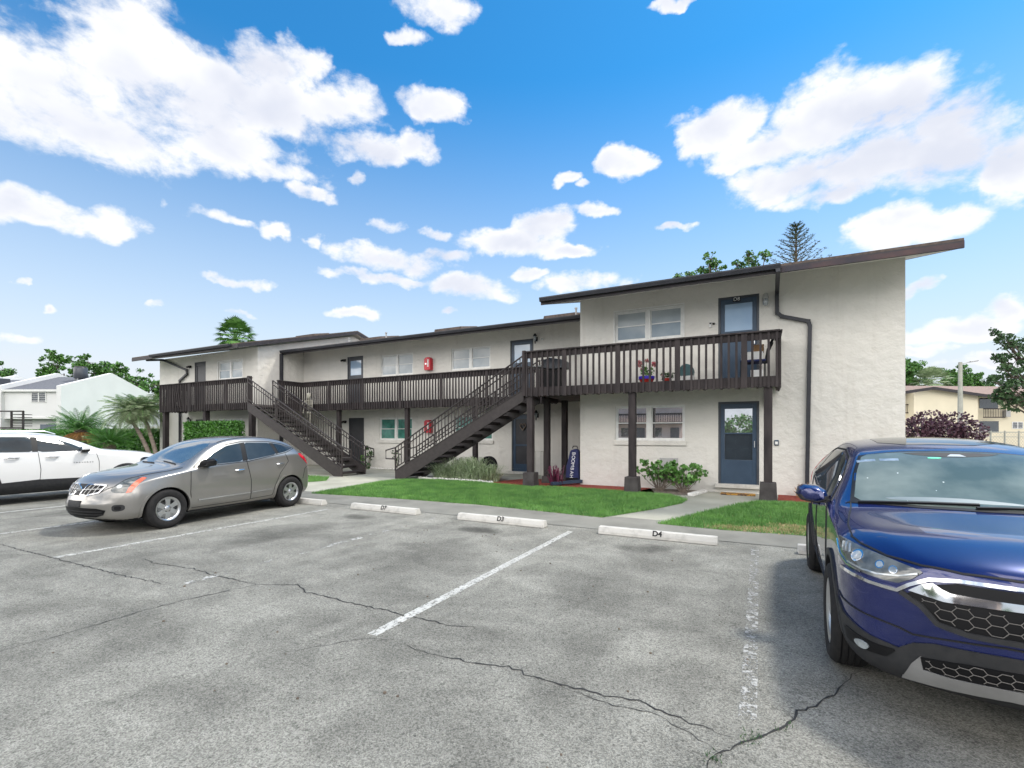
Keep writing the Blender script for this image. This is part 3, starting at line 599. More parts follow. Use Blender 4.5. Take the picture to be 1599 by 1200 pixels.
def door(x0, x1, z0, z1, Y, parent, m='door_blue', style='storm', plate=None, label=None, hinge=1):
    """style: storm = glazed upper part, panels below; full = screen door; plain"""
    m_ = MB(); t = .055
    m_.box(x0, x0+t, Y+.005, Y+.10, z0, z1); m_.box(x1-t, x1, Y+.005, Y+.10, z0, z1); m_.box(x0+t, x1-t, Y+.005, Y+.10, z1-t, z1)
    d = m_.build('door', m if m != 'door_blue' else 'door_grey', parent, bevel=.004)
    if label: d['label'] = label
    a, b_ = x0+t, x1-t; k = MB(); s = .10
    k.box(a, a+s, Y+.03, Y+.065, z0, z1-t); k.box(b_-s, b_, Y+.03, Y+.065, z0, z1-t); k.box(a+s, b_-s, Y+.03, Y+.065, z1-t-.13, z1-t); zk = z0+.62; zm = z0+1.30
    if style == 'storm':
        k.box(a+s, b_-s, Y+.03, Y+.065, zm-.02, zm+.02); k.box(a+s, b_-s, Y+.034, Y+.060, z0, zk); k.build('leaf', m, d, bevel=.004)
        MB().box(a+s, b_-s, Y+.048, Y+.052, zm+.02, z1-t-.13).build('pane', 'pane_mirror', d)
        q = MB(); q.box(a+s, b_-s, Y+.075, Y+.080, zk, zm-.02); w_ = (b_-a-2*s)
        for i in (0, 1):
            for j in (0, 1):
                xx = a+s+.08+i*(w_/2-.02); zz = zk+.05+j*.32; q.box(xx, xx+w_/2-.14, Y+.068, Y+.0752, zz, zz+.24)
        q.build('panel', 'door_panel', d)
    elif style == 'upper':
        k.box(a+s, b_-s, Y+.03, Y+.065, zm-.1, zm+.02); k.box(a+s, b_-s, Y+.034, Y+.060, z0, zm-.1); k.build('leaf', m, d, bevel=.004)
        MB().box(a+s, b_-s, Y+.048, Y+.052, zm+.02, z1-t-.13).build('pane', 'door_glass', d)
    elif style == 'screen':
        k.box(a+s, b_-s, Y+.03, Y+.065, z0+.95, z0+1.02); k.box(a+s, b_-s, Y+.034, Y+.060, z0, z0+.28); k.build('leaf', m, d)
        MB().box(a+s, b_-s, Y+.048, Y+.052, z0+.28, z0+.95).box(a+s, b_-s, Y+.048, Y+.052, z0+1.02, z1-t-.13).build('screen', 'door_dark', d)
    else:
        k.box(a+s, b_-s, Y+.04, Y+.060, z0, z1-t-.13); k.build('leaf', m, d)
    hx = b_-.05 if hinge > 0 else a+.05
    h_ = MB(); h_.tube([(hx, Y+.03, z0+.95), (hx, Y-.02, z0+.95), (hx, Y-.02, z0+1.10), (hx, Y+.03, z0+1.10)], .011, 8); h_.build('handle', 'silver', d)
    if plate:
        MB().box((x0+x1)/2-.09-.04, (x0+x1)/2+.09-.04, Y-.004, Y+.004, z1-.145, z1-.02).build('number_plate', 'black', d)
        text_mesh(plate, .125, 'plate_text', 'white_letter', d, ((x0+x1)/2-.04, Y-.006, z1-.083), (PI/2, 0, 0), .001)
    return d
door(-.97,-.02,3.0,5.21,13.5,B,'door_blue','upper', plate='D8', label='upper blue door with glass top and plate D8')
door(-.97,-.02,.38,2.50,13.5,B,'door_blue','storm', label='lower blue storm door with mirrored glass above dark panels')
door(-8.37,-7.40,3.0,5.17,15.9,B,'door_blue','upper'); door(-8.31,-7.36,.25,2.40,15.9,B,'door_blue','screen', label='blue screen door with a bone coloured wreath')
door(-16.83,-15.85,3.0,5.17,15.9,B,'door_grey','upper', hinge=-1); door(-16.74,-15.80,.2,2.37,15.9,B,'door_dark','plain')
door(-24.60,-23.67,3.0,5.14,13.5,B,'door_dark','screen'); door(-24.51,-23.55,.2,2.35,13.5,B,'door_dark','plain')
MB().box(-1.05,.05,13.38,13.60,.28,.378).build('door_sill', 'stop_white', B, bevel=.01)
MB().box(-8.4,-7.25,15.75,15.99,.16,.248).build('door_sill', 'stop_white', B, bevel=.01)
MB().box(-2.45,-1.97,13.47,13.52,.34,1.01).build('utility_panel', 'util_grey', B, bevel=.006)

def downspout(pts, par, w=.075):
    m_ = MB()
    for a, b_ in zip(pts[:-1], pts[1:]): m_.bar(a, b_, w, w*.8, up=(0, 1, 0))
    for p in pts[1:-1]: m_.box(p[0]-w/2, p[0]+w/2, p[1]-w*.42, p[1]+w*.42, p[2]-w/2, p[2]+w/2)
    m_.build('downspout', 'gutter', par, bevel=.006)
downspout([(.33,12.02,5.36),(.35,12.02,5.28),(.37,13.44,5.16),(.37,13.44,4.66),(.47,13.44,4.56),(1.03,13.44,4.38),(1.06,13.44,4.25),(1.0,13.44,.36),(1.15,13.3,.24)], B, .085)
downspout([(-26.9,12.5,5.28),(-27.3,13.42,5.45),(-25.15,13.42,4.80),(-25.12,13.42,4.6),(-25.75,13.42,4.3),(-25.75,13.42,.25)], B, .09)
downspout([(-19.68,14.62,5.35),(-19.68,14.62,.2)], B, .14)

# balconies ---------------------------------------------------------
def balustrade(m_, a, b_, z0, z1, out, sp=.13, w=.045, wide=None, bandb=.26, bandt=.20):
    """a,b plan points; out = outward plan normal. bands with slats nailed on the outside and a flat cap"""
    a = Vector((a[0], a[1], 0)); b_ = Vector((b_[0], b_[1], 0)); d = (b_-a); Ln = d.length; d.normalize(); o_ = Vector((out[0], out[1], 0))
    def bx(s0, s1, q0, q1, za, zb):
        P = [a+d*s+o_*q for s, q in ((s0, q0), (s1, q0), (s1, q1), (s0, q1))]
        m_.add([(p.x, p.y, za) for p in P]+[(p.x, p.y, zb) for p in P], [(0,3,2,1),(4,5,6,7),(0,1,5,4),(1,2,6,5),(2,3,7,6),(3,0,4,7)])
    bx(0, Ln, -.04, 0, z0+.02, z0+bandb); bx(0, Ln, -.04, 0, z1-bandt, z1-.035); bx(-.01, Ln+.01, -.07, .065, z1-.035, z1)
    n = int(Ln/sp); 
    for i in range(n+1):
        s = .02+i*(Ln-.04-w)/n; ww = w; jt = rnd.uniform(-.004, .004)
        if wide and i % wide == wide-2: s -= .04; ww = w+.075
        bx(max(0, s+jt), min(Ln, s+ww+jt), .001, .04, z0+rnd.uniform(-.008, .004), z1-.037)
def post(par, x, y, z1, foot=True, w=.15, ft=.27, fh=.36, z0=.15):
    MB().box(x-w/2, x+w/2, y-w/2, y+w/2, z0+(fh-.03 if foot else 0), z1).build('post', 'wood', par, bevel=.01)
    if foot:
        k = MB(); f1 = ft*.9; k.add([(x-ft/2,y-ft/2,z0-.05),(x+ft/2,y-ft/2,z0-.05),(x+ft/2,y+ft/2,z0-.05),(x-ft/2,y+ft/2,z0-.05),(x-f1/2,y-f1/2,z0+fh),(x+f1/2,y-f1/2,z0+fh),(x+f1/2,y+f1/2,z0+fh),(x-f1/2,y+f1/2,z0+fh)], [(0,3,2,1),(4,5,6,7),(0,1,5,4),(1,2,6,5),(2,3,7,6),(3,0,4,7)])
        k.build('post_footing', 'footing', par, bevel=.015)
# right balcony
zR0, zR1, zRd = 2.72, 4.01, 2.98
m_ = MB(); m_.box(-5.90, .38, 12.26, 13.497, zRd-.10, zRd-.03)
for i in range(16): x = -5.8+i*.41; m_.box(x-.02, x+.02, 12.27, 13.49, zRd-.17, zRd-.102)
bR = m_.build('balcony', 'soffit_dark', B); bR['label'] = 'right hand balcony of dark brown slats in front of door D8'
m_ = MB(); balustrade(m_, (-5.93, 12.2), (.38, 12.2), zR0, zR1, (0, -1), sp=.162, w=.05, wide=9); balustrade(m_, (.38, 12.205), (.38, 13.45), zR0, zR1, (1, 0), sp=.162, w=.05)
m_.build('railing', 'wood', bR)
for x, y in [(.16,12.32),(-2.92,12.32),(-5.82,12.32)]: post(bR, x, y, zR0+.02, w=.175, ft=.37, fh=.42)
for x, y in [(-5.82,13.5),(-5.65,14.55)]: post(bR, x, y, 2.75, w=.17, ft=.28, fh=.22)
# middle walkway
zM0, zM1, zMd = 2.66, 3.95, 2.90
m_ = MB(); m_.box(-18.3, -5.9, 14.66, 15.897, zMd-.10, zMd-.03); m_.box(-19.755, -18.31, 12.30, 15.896, zMd-.101, zMd-.031); m_.box(-6.0, -5.90, 12.27, 14.66, zMd-.1, zMd-.03); m_.box(-5.895, -4.76, 13.51, 15.89, zMd-.1, zMd-.03)
for i in range(33): x = -18.1+i*.375; m_.box(x-.02, x+.02, 14.67, 15.89, zMd-.17, zMd-.102)
bM = m_.build('balcony', 'soffit_dark', B); bM['label'] = 'long middle walkway balcony set back between the two staircases'
m_ = MB(); balustrade(m_, (-18.3, 14.6), (-5.93, 14.6), zM0, zM1, (0, -1), sp=.132, w=.044, wide=15, bandb=.30, bandt=.22); balustrade(m_, (-18.3, 13.42), (-18.3, 14.6), zM0, zM1, (1, 0), sp=.13, w=.06, bandb=.30)
balustrade(m_, (-5.93, 13.42), (-5.93, 14.6), zM0, zM1, (-1, 0), sp=.13, w=.06); m_.build('railing', 'wood', bM)
for x in (-16.1, -12.35, -9.2): post(bM, x, 14.75, zM0+.02, foot=False, w=.16)
# left balcony
m_ = MB(); m_.box(-25.1, -19.76, 12.32, 13.497, zMd-.102, zMd-.032)
for i in range(16): x = -24.9+i*.41; m_.box(x-.02, x+.02, 12.33, 13.49, zMd-.17, zMd-.104)
bL = m_.build('balcony', 'soffit_dark', B); bL['label'] = 'left hand balcony with some slanting loose slats'
m_ = MB(); balustrade(m_, (-25.15, 12.25), (-18.35, 12.25), zM0, zM1, (0, -1), sp=.135, w=.048, wide=20, bandb=.28); balustrade(m_, (-25.15, 13.45), (-25.15, 12.25), zM0, zM1, (-1, 0), sp=.13, w=.06)
for i, dx in enumerate([.05, .09, .12, .16]): m_.bar((-23.9+i*.17-dx, 12.19, 3.75), (-23.9+i*.17+dx*.3, 12.19, 2.85), .05, .03, up=(0, 1, 0))
m_.build('railing', 'wood', bL)
for x in (-24.95, -21.7, -18.5): post(bL, x, 12.4, zM0+.02, foot=False, w=.2)
post(bL, -18.38, 12.2, zM1+.05, foot=False, w=.14, z0=zM0)
post(bR, -5.98, 12.22, zR1+.03, foot=False, w=.10, z0=zR0+.02)

# staircases ---------------------------------------------------------
def staircase(xt, zt, xb, y0, y1, label, zb=.13, n=14):
    s = 1 if xb > xt else -1
    t = thing('staircase', (xb, (y0+y1)/2, zb), label, 'staircase', 'brown steel staircases up to the balconies')
    run = xb-xt; dz = zb-zt
    def P(k, y, up=0): return Vector((xt+run*k, y, zt+dz*k+up))
    for y in (y0, y1):
        m_ = MB(); hgt = .30
        m_.prism([(xt, zt-.30), (xt, zt+.02), (xb, zb+.30), (xb, zb), (xb-s*.35, zb)], lambda a, b_, d: (a, d, b_), y-.02, y+.02)
        yi = y+.02 if y == y0 else y-.07
        m_.bar(P(0, y, .03), P(1, y, .30), .07, .02)
        m_.build('stringer', 'steel_brown', t)
    for i in range(n):
        k = (i+.5)/n; z = zt-(i+1)*(-dz)/(n+.5); x = xt+run*k
        MB().box(x-.15, x+.15, y0+.022, y1-.022, z+.03, z+.075).box(x-.15 if s > 0 else x+.135, x-.135 if s > 0 else x+.15, y0+.022, y1-.022, z-.02, z+.029).build('step', 'steel_brown', t)
    for y in (y0, y1):
        m_ = MB(); r = .025; H_ = 1.02
        a, b_ = P(0, y, H_), P(1, y, H_+.05)
        m_.tube([a, b_, b_+Vector((s*.42, 0, -.10)), b_+Vector((s*.42, 0, -.38)), b_+Vector((s*.02, 0, -.38))], r, 8)
        m_.tube([P(0, y, H_-.17), P(1, y, H_-.12)], r*.75, 6); m_.tube([P(0, y, .16), P(1, y, .40)], r*.75, 6)
        for k in (0, .33, .66, 1): m_.bar(P(k, y, .02+.28*k), P(k, y, H_+.05*k), .04)
        nb = 38
        for i in range(1, nb): k = i/nb; m_.bar(P(k, y, .16+.24*k), P(k, y, H_+.05*k), .021)
        m_.build('handrail', 'steel_brown', t)
    return t
staircase(-18.25, 2.88, -13.0, 12.05, 13.15, 'brown steel staircase descending to the right behind the grey car')
staircase(-6.05, 2.92, -10.85, 12.35, 13.45, 'brown steel staircase rising to the right above the ornamental grass')

# wall mounted things ------------------------------------------------
def lantern(x, y, z, label, style='lantern'):
    t = thing('wall_lamp', (x, y, z), label, 'wall lamp', 'lamps on the cream facade')
    m_ = MB()
    if style == 'lantern':
        m_.box(x-.05, x+.05, y-.02, y, z-.10, z+.06); m_.bar((x, y-.02, z+.02), (x, y-.12, z+.08), .02); m_.lathe([(.005,.24),(.03,.22),(.075,.14),(.08,.13),(0.0,.13)], (x, y-.12, z-.06), n=8)
        m_.lathe([(0,-.26),(.02,-.24),(.03,-.13)], (x, y-.12, z+.05), n=8); m_.build('bracket', 'black', t)
        MB().lathe([(.032,-.10),(.062,.06),(.06,.07)], (x, y-.12, z+0), n=6).build('glass', 'lens', t)
    elif style == 'jar':
        m_.box(x-.06, x+.06, y-.02, y, z-.02, z+.14); m_.bar((x, y-.02, z+.08), (x, y-.13, z+.10), .035); m_.lathe([(.03,.16),(.055,.14),(.075,.03),(.07,.02)], (x, y-.13, z), n=14); m_.build('bracket', 'silver_matte', t)
        MB().lathe([(.055,.02),(.062,-.04),(.055,-.11),(.03,-.15),(0,-.16)], (x, y-.13, z), n=14).build('glass_jar', 'lens', t, smooth=True)
        k = MB()
        for q in range(6): a = q*PI/3; k.bar((x+.068*math.cos(a), y-.13+.068*math.sin(a), z+.02), (x+.055*math.cos(a), y-.13+.055*math.sin(a), z-.13), .008)
        k.lathe([(.067,-.05),(.072,-.045),(.067,-.04)], (x, y-.13, z), n=14); k.build('cage', 'silver_matte', t)
    else:
        m_.box(x-.06, x+.06, y-.03, y, z-.06, z+.06); m_.build('bracket', 'black', t); MB().bar((x-.07, y-.03, z+.02), (x-.09, y-.14, z-.03), .08).bar((x+.07, y-.03, z+.02), (x+.09, y-.14, z-.03), .08).build('spotlight', 'black', t)
    return t
lantern(.12, 13.5, 5.0, 'caged jar lamp on the wall right of door D8', 'jar')
lantern(.16, 13.5, 2.5, 'caged jar lamp half hidden by the right balcony post', 'jar')
lantern(-7.28, 15.9, 5.15, 'black lantern right of the upper blue door above the right stair')
lantern(-7.24, 15.9, 2.35, 'black lantern right of the lower blue screen door')
lantern(-17.0, 15.9, 5.03, 'small black twin spotlight left of the upper door on the middle walkway', 'spot')
lantern(-16.96, 15.9, 2.2, 'small black twin spotlight left of the lower dark door', 'spot')
lantern(-24.95, 13.5, 4.95, 'small black spotlight beside the upper door of the left wing', 'spot')
lantern(-24.92, 13.5, 2.3, 'ornate lantern left of the dark lower door of the left wing')
t = thing('security_camera', (-7.0, 15.9, 5.12), 'small white round security camera right of the black upper lantern', 'camera')
MB().lathe([(.04, 0), (.05, -.03), (.05, -.07), (.0, -.09)], (-7.02, 15.9, 5.1), 'y', 14).build('housing', 'white_trim', t); MB().lathe([(.02, -.088), (0, -.10)], (-7.02, 15.9, 5.1), 'y', 10).build('lens', 'black', t)
def ext(x, z, label):
    t = thing('extinguisher_cover', (x, 15.9, z), label, 'extinguisher cover', 'red extinguisher covers on the middle wall')
    MB().prism([(x-.16, z), (x-.13, z-.03), (x+.15, z-.03), (x+.16, z), (x+.16, z+.45), (x+.12, z+.47), (x+.10, z+.50), (x-.10, z+.50), (x-.12, z+.46), (x-.16, z+.45)], lambda a, b_, d: (a, d, b_), 15.70, 15.898).build('cover', 'red', t, bevel=.02)
    MB().box(x+.02, x+.08, 15.690, 15.699, z+.10, z+.40).build('window', 'white_trim', t); MB().box(x-.1, x-.02, 15.690, 15.699, z+.2, z+.26).build('latch', 'silver', t)
ext(-12.12, 4.30, 'red fire extinguisher cover on the wall between the two upper windows'); ext(-12.12, 1.72, 'red fire extinguisher cover on the lower wall seen through the stair rail')
t = thing('doorbell', (-1.15, 13.5, 4.5), 'white video doorbell left of door D8', 'doorbell')
MB().box(-1.19, -1.13, 13.46, 13.498, 4.46, 4.60).build('case', 'white_trim', t, bevel=.01); MB().box(-1.18, -1.14, 13.455, 13.4595, 4.545, 4.585).build('lens', 'black', t); MB().box(-1.10, -1.05, 13.47, 13.498, 4.53, 4.575).build('button', 'black', t)
t = thing('keypad', (.36, 13.5, 1.4), 'small blue grey keypad on the wall right of the brown post', 'keypad')
MB().box(.31, .41, 13.46, 13.498, 1.38, 1.52).build('case', 'door_blue', t, bevel=.015); MB().box(.33, .39, 13.455, 13.4595, 1.41, 1.48).build('screen', 'white_trim', t)
t = thing('door_wreath', (-7.85, 15.88, 1.8), 'bone coloured heart shaped wreath hanging on the blue screen door', 'wreath')
pts = []
for k in range(25): a = 2*PI*k/24; pts.append((-7.84+.008*16*math.sin(a)**3*.9, 15.90, 1.93+.0085*(13*math.cos(a)-5*math.cos(2*a)-2*math.cos(3*a)-math.cos(4*a))))
MB().tube(pts, .022, 6).build('ring', 'palm_bark', t, smooth=True)
t = thing('doormat', (-.5, 13.0, .155), 'orange and brown patterned doormat below the lower blue door', 'doormat')
MB().box(-.88, -.10, 12.92, 13.28, .158, .185).build('mat_body', 'mat_orange', t, bevel=.008)

# skeleton decoration hanging behind the left stair
t = thing('skeleton_decoration', (-16.6, 14.3, 2.3), 'pale hanging skeleton decoration behind the left staircase', 'decoration')
cx, cy, cz = -17.45, 14.3, 2.95
m_ = MB(); m_.lathe([(0,.15),(.07,.12),(.10,.04),(.09,-.04),(.055,-.10),(.04,-.13),(0,-.14)], (cx, cy, cz+.35), n=12); m_.build('skull', 'bone', t, smooth=True)
m_ = MB(); m_.tube([(cx, cy, cz+.22), (cx, cy, cz-.35)], .022, 6)
for i in range(6):
    z = cz+.10-i*.06; w = .15-.008*i
    m_.tube([(cx-w*math.sin(a)*1.0, cy-.09*math.cos(a)+.06, z-.02*abs(math.sin(a))) for a in [j*PI/6-PI for j in range(13)]], .010, 5)
m_.tube([(cx-.2, cy, cz+.16), (cx+.2, cy, cz+.16)], .014, 5); m_.lathe([(.10,.04),(.13,0),(.08,-.07)], (cx, cy, cz-.38), n=10); m_.build('rib_cage', 'bone', t)
for s in (-1, 1):
    MB().tube([(cx+.2*s, cy, cz+.16), (cx+.26*s, cy-.03, cz-.12), (cx+.24*s, cy-.1, cz-.40)], .016, 5).build('arm', 'bone', t)
    MB().tube([(cx+.09*s, cy, cz-.42), (cx+.12*s, cy-.03, cz-.82), (cx+.10*s, cy, cz-1.20), (cx+.12*s, cy-.12, cz-1.24)], .02, 5).build('leg', 'bone', t)

# bat bag, hose reel, wire stand, edging pieces
t = thing('bat_bag', (-4.95, 13.75, .15), 'navy bat bag with white vertical lettering leaning by the wall corner', 'bag')
x0, x1, yb, zb_ = -5.27, -4.83, 13.6, .22
MB().prism([(x0, zb_), (x0+.02, zb_+.45), (x0+.16, zb_+.95), (x1-.10, zb_+1.0), (x1, zb_+.90), (x1, zb_)], lambda a, b_, d: (a, d, b_), yb, yb+.24).build('bag_body', 'navy', t, bevel=.05)
MB().tube([(x0+.2, yb+.12, zb_+1.0), (x0+.22, yb+.12, zb_+1.07), (x0+.34, yb+.12, zb_+1.07), (x0+.36, yb+.12, zb_+1.0)], .015, 6).build('handle', 'black', t)
for i, ch in enumerate('BOOMBAH'): text_mesh(ch, .15, 'lettering', 'white_letter', t, (-4.99-.013*i, yb-.004, zb_+.85-.115*i), (PI/2, PI/2, 0), .002)
MB().box(x0+.02, x1-.02, yb-.02, yb-.001, zb_+.02, zb_+.12).build('base_panel', 'black', t, bevel=.005)
t = thing('hose_reel', (-8.75, 15.0, .15), 'round black hose reel half behind the ornamental grass', 'hose reel')
MB().lathe([(.0,-.09),(.30,-.09),(.33,-.07),(.33,-.05),(.2,-.045),(.2,.045),(.33,.05),(.33,.07),(.30,.09),(0,.09)], (-8.72, 14.9, .52), 'y', 28).build('drum', 'black', t)
MB().bar((-8.95, 14.9, .16), (-8.75, 14.9, .5), .04).bar((-8.5, 14.9, .16), (-8.7, 14.9, .5), .04).build('stand', 'black', t)
t = thing('wire_plant_stand', (-6.7, 14.6, .15), 'thin wire plant stand right of the lower screen door', 'plant stand')
MB().tube([(-6.95, 14.9, .16), (-6.95, 14.9, 1.05), (-6.65, 14.9, 1.05), (-6.65, 14.9, .16)], .009, 5).tube([(-6.95, 15.1, .16), (-6.95, 15.1, 1.05), (-6.65, 15.1, 1.05), (-6.65, 15.1, .16)], .009, 5).tube([(-6.95,14.9,1.05),(-6.95,15.1,1.05)], .009, 5).tube([(-6.65,14.9,1.05),(-6.65,15.1,1.05)], .009, 5).build('frame', 'pole', t)
t = tag(MB().bar((-5.3, 12.62, .24), (-4.72, 13.5, .26), .14, .09).build('timber_edging', 'door_blue', bevel=.01), 'grey blue timber laid from the corner across the red mulch', 'timber')
tag(MB().bar((-1.50, 12.3, .19), (-1.28, 13.3, .19), .16, .07).build('edging_stone', 'stone_white', bevel=.01), 'pale edging stone between the shrub bed and the walkway', 'edging stone')
st = MB(); x = -10.1
while x < -7.1:
    w = rnd.uniform(.07, .13); y = 12.66+(0 if x < -7.8 else -(x+7.8)*.35)
    st.lathe([(0, rnd.uniform(.06, .09)), (w*.35, .06), (w*.5, .02), (w*.48, -.02)], (x, y+rnd.uniform(-.02, .02), .165), n=8); x += w*.82
tag(st.build('stone_edging', 'stone_white', smooth=True), 'row of small white stones along the back edge of the lawn', 'stone edging')
st = MB(); x = -15.6
while x < -12.6: w = rnd.uniform(.06, .11); st.lathe([(0,.05),(w*.35,.045),(w*.5,.01)], (x, 15.35+rnd.uniform(-.03, .03), .16), n=7); x += w*.9
tag(st.build('stone_edging', 'stone_white', smooth=True), 'thin row of white stones along the wall below the green windows', 'stone edging')

# things on the right balcony ------------------------------------------
def leaves(mb, c, r, n, size, squash=1, shell=.0, up=.0):
    for _ in range(n):
        while True:
            p = Vector((rnd.uniform(-1, 1), rnd.uniform(-1, 1), rnd.uniform(-1, 1)))
            if shell < p.length <= 1: break
        p = Vector((p.x*r, p.y*r, p.z*r*squash))+Vector(c); s = size*rnd.uniform(.6, 1.25)
        d = Vector((rnd.gauss(0, 1), rnd.gauss(0, 1), rnd.gauss(up, 1))).normalized(); e = d.cross(Vector((rnd.gauss(0, 1), rnd.gauss(0, 1), rnd.gauss(0, 1)))).normalized()*s*.38
        d = d*s*.5
        mb.add([p-d, p-d*.1+e, p+d, p-d*.1-e], [(0, 1, 2, 3)])
def pot(t, x, y, z, r, h, m, m2=None):
    MB().lathe([(r*.7, 0), (r, h*.62), (r*.98, h*.62)], (x, y, z), n=18).build('pot', m, t, smooth=True)
    MB().lathe([(r*1.0, h*.62), (r*1.07, h*.64), (r*1.1, h), (r*.9, h), (r*.88, h*.9), (0, h*.88)], (x, y, z), n=18).build('pot_rim', m2 or m, t, smooth=True)
t = thing('potted_plant', (-2.6, 12.75, 2.98), 'pink flowering plant in a red and blue pot behind the balcony slats', 'potted plant')
pot(t, -2.62, 12.6, 2.96, .19, .20, 'pot_red', 'pot_blue')
st = MB()
for dx, dz in [(-.17, .55), (0, .62), (.18, .52), (-.05, .40), (.08, .3)]: st.tube([(-2.62, 12.6, 3.14), (-2.62+dx*.5, 12.6, 3.0+dz*.6), (-2.62+dx, 12.58, 2.98+dz)], .007, 5)
st.build('stem', 'leaf', t); k = MB(); leaves(k, (-2.60, 12.6, 3.30), .17, 90, .07); k.build('foliage', 'leaf', t, fix=False)
for c_, r_, n_ in (((-2.79, 12.57, 3.50), .09, 90), ((-2.42, 12.57, 3.47), .07, 60), ((-2.72, 12.57, 3.36), .05, 30), ((-2.6, 12.57, 3.56), .06, 30)): k = MB(); leaves(k, c_, r_, n_, .055); k.build('flower', 'flower', t, fix=False)
t = thing('potted_plant', (-2.1, 12.75, 2.98), 'small dark potted plant with red buds beside the wide slat', 'potted plant')
pot(t, -2.12, 12.62, 2.96, .10, .13, 'pot_red'); k = MB(); leaves(k, (-2.15, 12.6, 3.15), .12, 90, .06); leaves(k, (-1.98, 12.6, 3.17), .08, 50, .05); k.build('foliage', 'leaf_dark', t, fix=False)
k = MB(); leaves(k, (-2.2, 12.56, 3.20), .05, 14, .04); k.build('flower', 'flower', t, fix=False)
t = thing('pet_carrier', (-1.65, 12.75, 2.98), 'small teal dome topped box on white base behind the balcony slats', 'box')
MB().box(-1.82, -1.46, 12.5, 12.8, 2.96, 3.12).build('base', 'white_trim', t, bevel=.02)
MB().prism([(-1.80, 3.12)]+[(-1.64-.18*math.cos(a), 3.22+.20*math.sin(a)) for a in [j*PI/10 for j in range(11)]]+[(-1.48, 3.12)], lambda a, b_, d: (a, d, b_), 12.52, 12.78).build('dome', 'teal', t, bevel=.015)
t = thing('patio_chair', (.05, 12.85, 2.98), 'dark patio chair in the corner of the right balcony holding boxes', 'chair')
MB().box(-.42, .12, 12.45, 13.0, 3.36, 3.41).build('seat', 'navy', t, bevel=.02)
for x, y in ((-.40, 12.48), (.10, 12.48), (-.40, 12.97), (.10, 12.97)): MB().bar((x, y, 2.98), (x, y, 3.37), .03).build('leg', 'black', t)
MB().tube([(.12, 12.5, 3.36), (.16, 12.5, 3.62), (.26, 12.5, 3.86)], .03, 8).tube([(.12, 12.95, 3.36), (.16, 12.95, 3.62), (.26, 12.95, 3.86)], .03, 8).box(.13, .17, 12.52, 12.93, 3.44, 3.60).build('backrest', 'black', t)
tag(MB().box(-.40, .06, 12.5, 12.9, 3.412, 3.60).build('storage_bin', 'white_trim', bevel=.012), 'white plastic bin on the seat of the balcony chair', 'bin')
b2 = tag(MB().box(-.18, .08, 12.52, 12.82, 3.602, 3.76).build('cardboard_box', 'cardboard', bevel=.004), 'brown cardboard box stacked on the white bin', 'box')
tag(MB().box(-.2, .06, 12.42, 12.75, 2.962, 3.16).build('storage_bin', 'white_trim', bevel=.012), 'white bin on the deck under the balcony chair', 'bin')
t = thing('barbecue_grill', (-5.35, 12.85, 2.95), 'covered grill with side shelf at the left end of the right balcony', 'grill')
MB().prism([(-5.55, 3.55), (-5.50, 3.78), (-5.30, 3.83), (-4.95, 3.76), (-4.85, 3.70), (-4.85, 3.52), (-5.2, 3.50)], lambda a, b_, d: (a, d, b_), 12.45, 12.95).build('hood', 'door_grey', t, bevel=.02)
MB().box(-5.50, -4.98, 12.5, 12.9, 2.98, 3.50).build('cabinet', 'black', t, bevel=.01); MB().box(-5.85, -5.52, 12.5, 12.9, 3.60, 3.64).build('side_shelf', 'silver_matte', t)

# ------------------------------------------------------------------ vegetation
def bush(name, boxes, n, size, m, label, cat, wood=True, group=None):
    """leaf shell over ellipsoid lumps"""
    x = sum(b[0] for b in boxes)/len(boxes); y = sum(b[1] for b in boxes)/len(boxes)
    t = thing(name, (x, y, gz(y)), label, cat, group); k = MB()
    for (bx, by, bz, rx, ry, rz) in boxes:
        for _ in range(n):
            p = Vector((rnd.gauss(0, 1), rnd.gauss(0, 1), rnd.gauss(0, 1))).normalized()*rnd.uniform(.72, 1.05)
            q = (bx+p.x*rx, by+p.y*ry, max(gz(by)+.03, bz+p.z*rz)); leaves(k, q, .02, 1, size)
    k.build('foliage', m, t, fix=False)
    if wood:
        s_ = MB()
        for (bx, by, bz, rx, ry, rz) in boxes:
            for j in range(5): s_.tube([(bx+rnd.uniform(-.1, .1), by, gz(by)), (bx+rnd.uniform(-.6, .6)*rx, by+rnd.uniform(-.5, .5)*ry, bz+rnd.uniform(-.2, .5)*rz)], .02, 5)
        s_.build('stem', 'bark', t)
    return t
def hedge(x0, x1, y0, y1, z1, dens, size, m, label, name='hedge', par=None, rz=0):
    t = thing(name, ((x0+x1)/2, (y0+y1)/2, gz(y0)), label, 'hedge'); z0 = gz(y0); k = MB()
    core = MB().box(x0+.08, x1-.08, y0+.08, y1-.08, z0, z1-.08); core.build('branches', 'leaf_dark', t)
    A = (x1-x0)*(z1-z0); Bt = (x1-x0)*(y1-y0); C_ = (y1-y0)*(z1-z0)
    for ar, fn in ((A, lambda: (rnd.uniform(x0, x1), y0+rnd.gauss(.02, .03), rnd.uniform(z0, z1))), (Bt, lambda: (rnd.uniform(x0, x1), rnd.uniform(y0, y1), z1+rnd.gauss(-.02, .03))), (C_, lambda: (x0+rnd.gauss(.02, .03), rnd.uniform(y0, y1), rnd.uniform(z0, z1))), (C_, lambda: (x1+rnd.gauss(-.02, .03), rnd.uniform(y0, y1), rnd.uniform(z0, z1)))):
        for _ in range(int(ar*dens)): leaves(k, fn(), .02, 1, size)
    k.build('foliage', m, t, fix=False); return t
hedge(-22.6, -18.75, 11.95, 12.25, 2.15, 1500, .075, 'leaf_hedge', 'tall clipped green hedge under the left balcony behind the grey car')
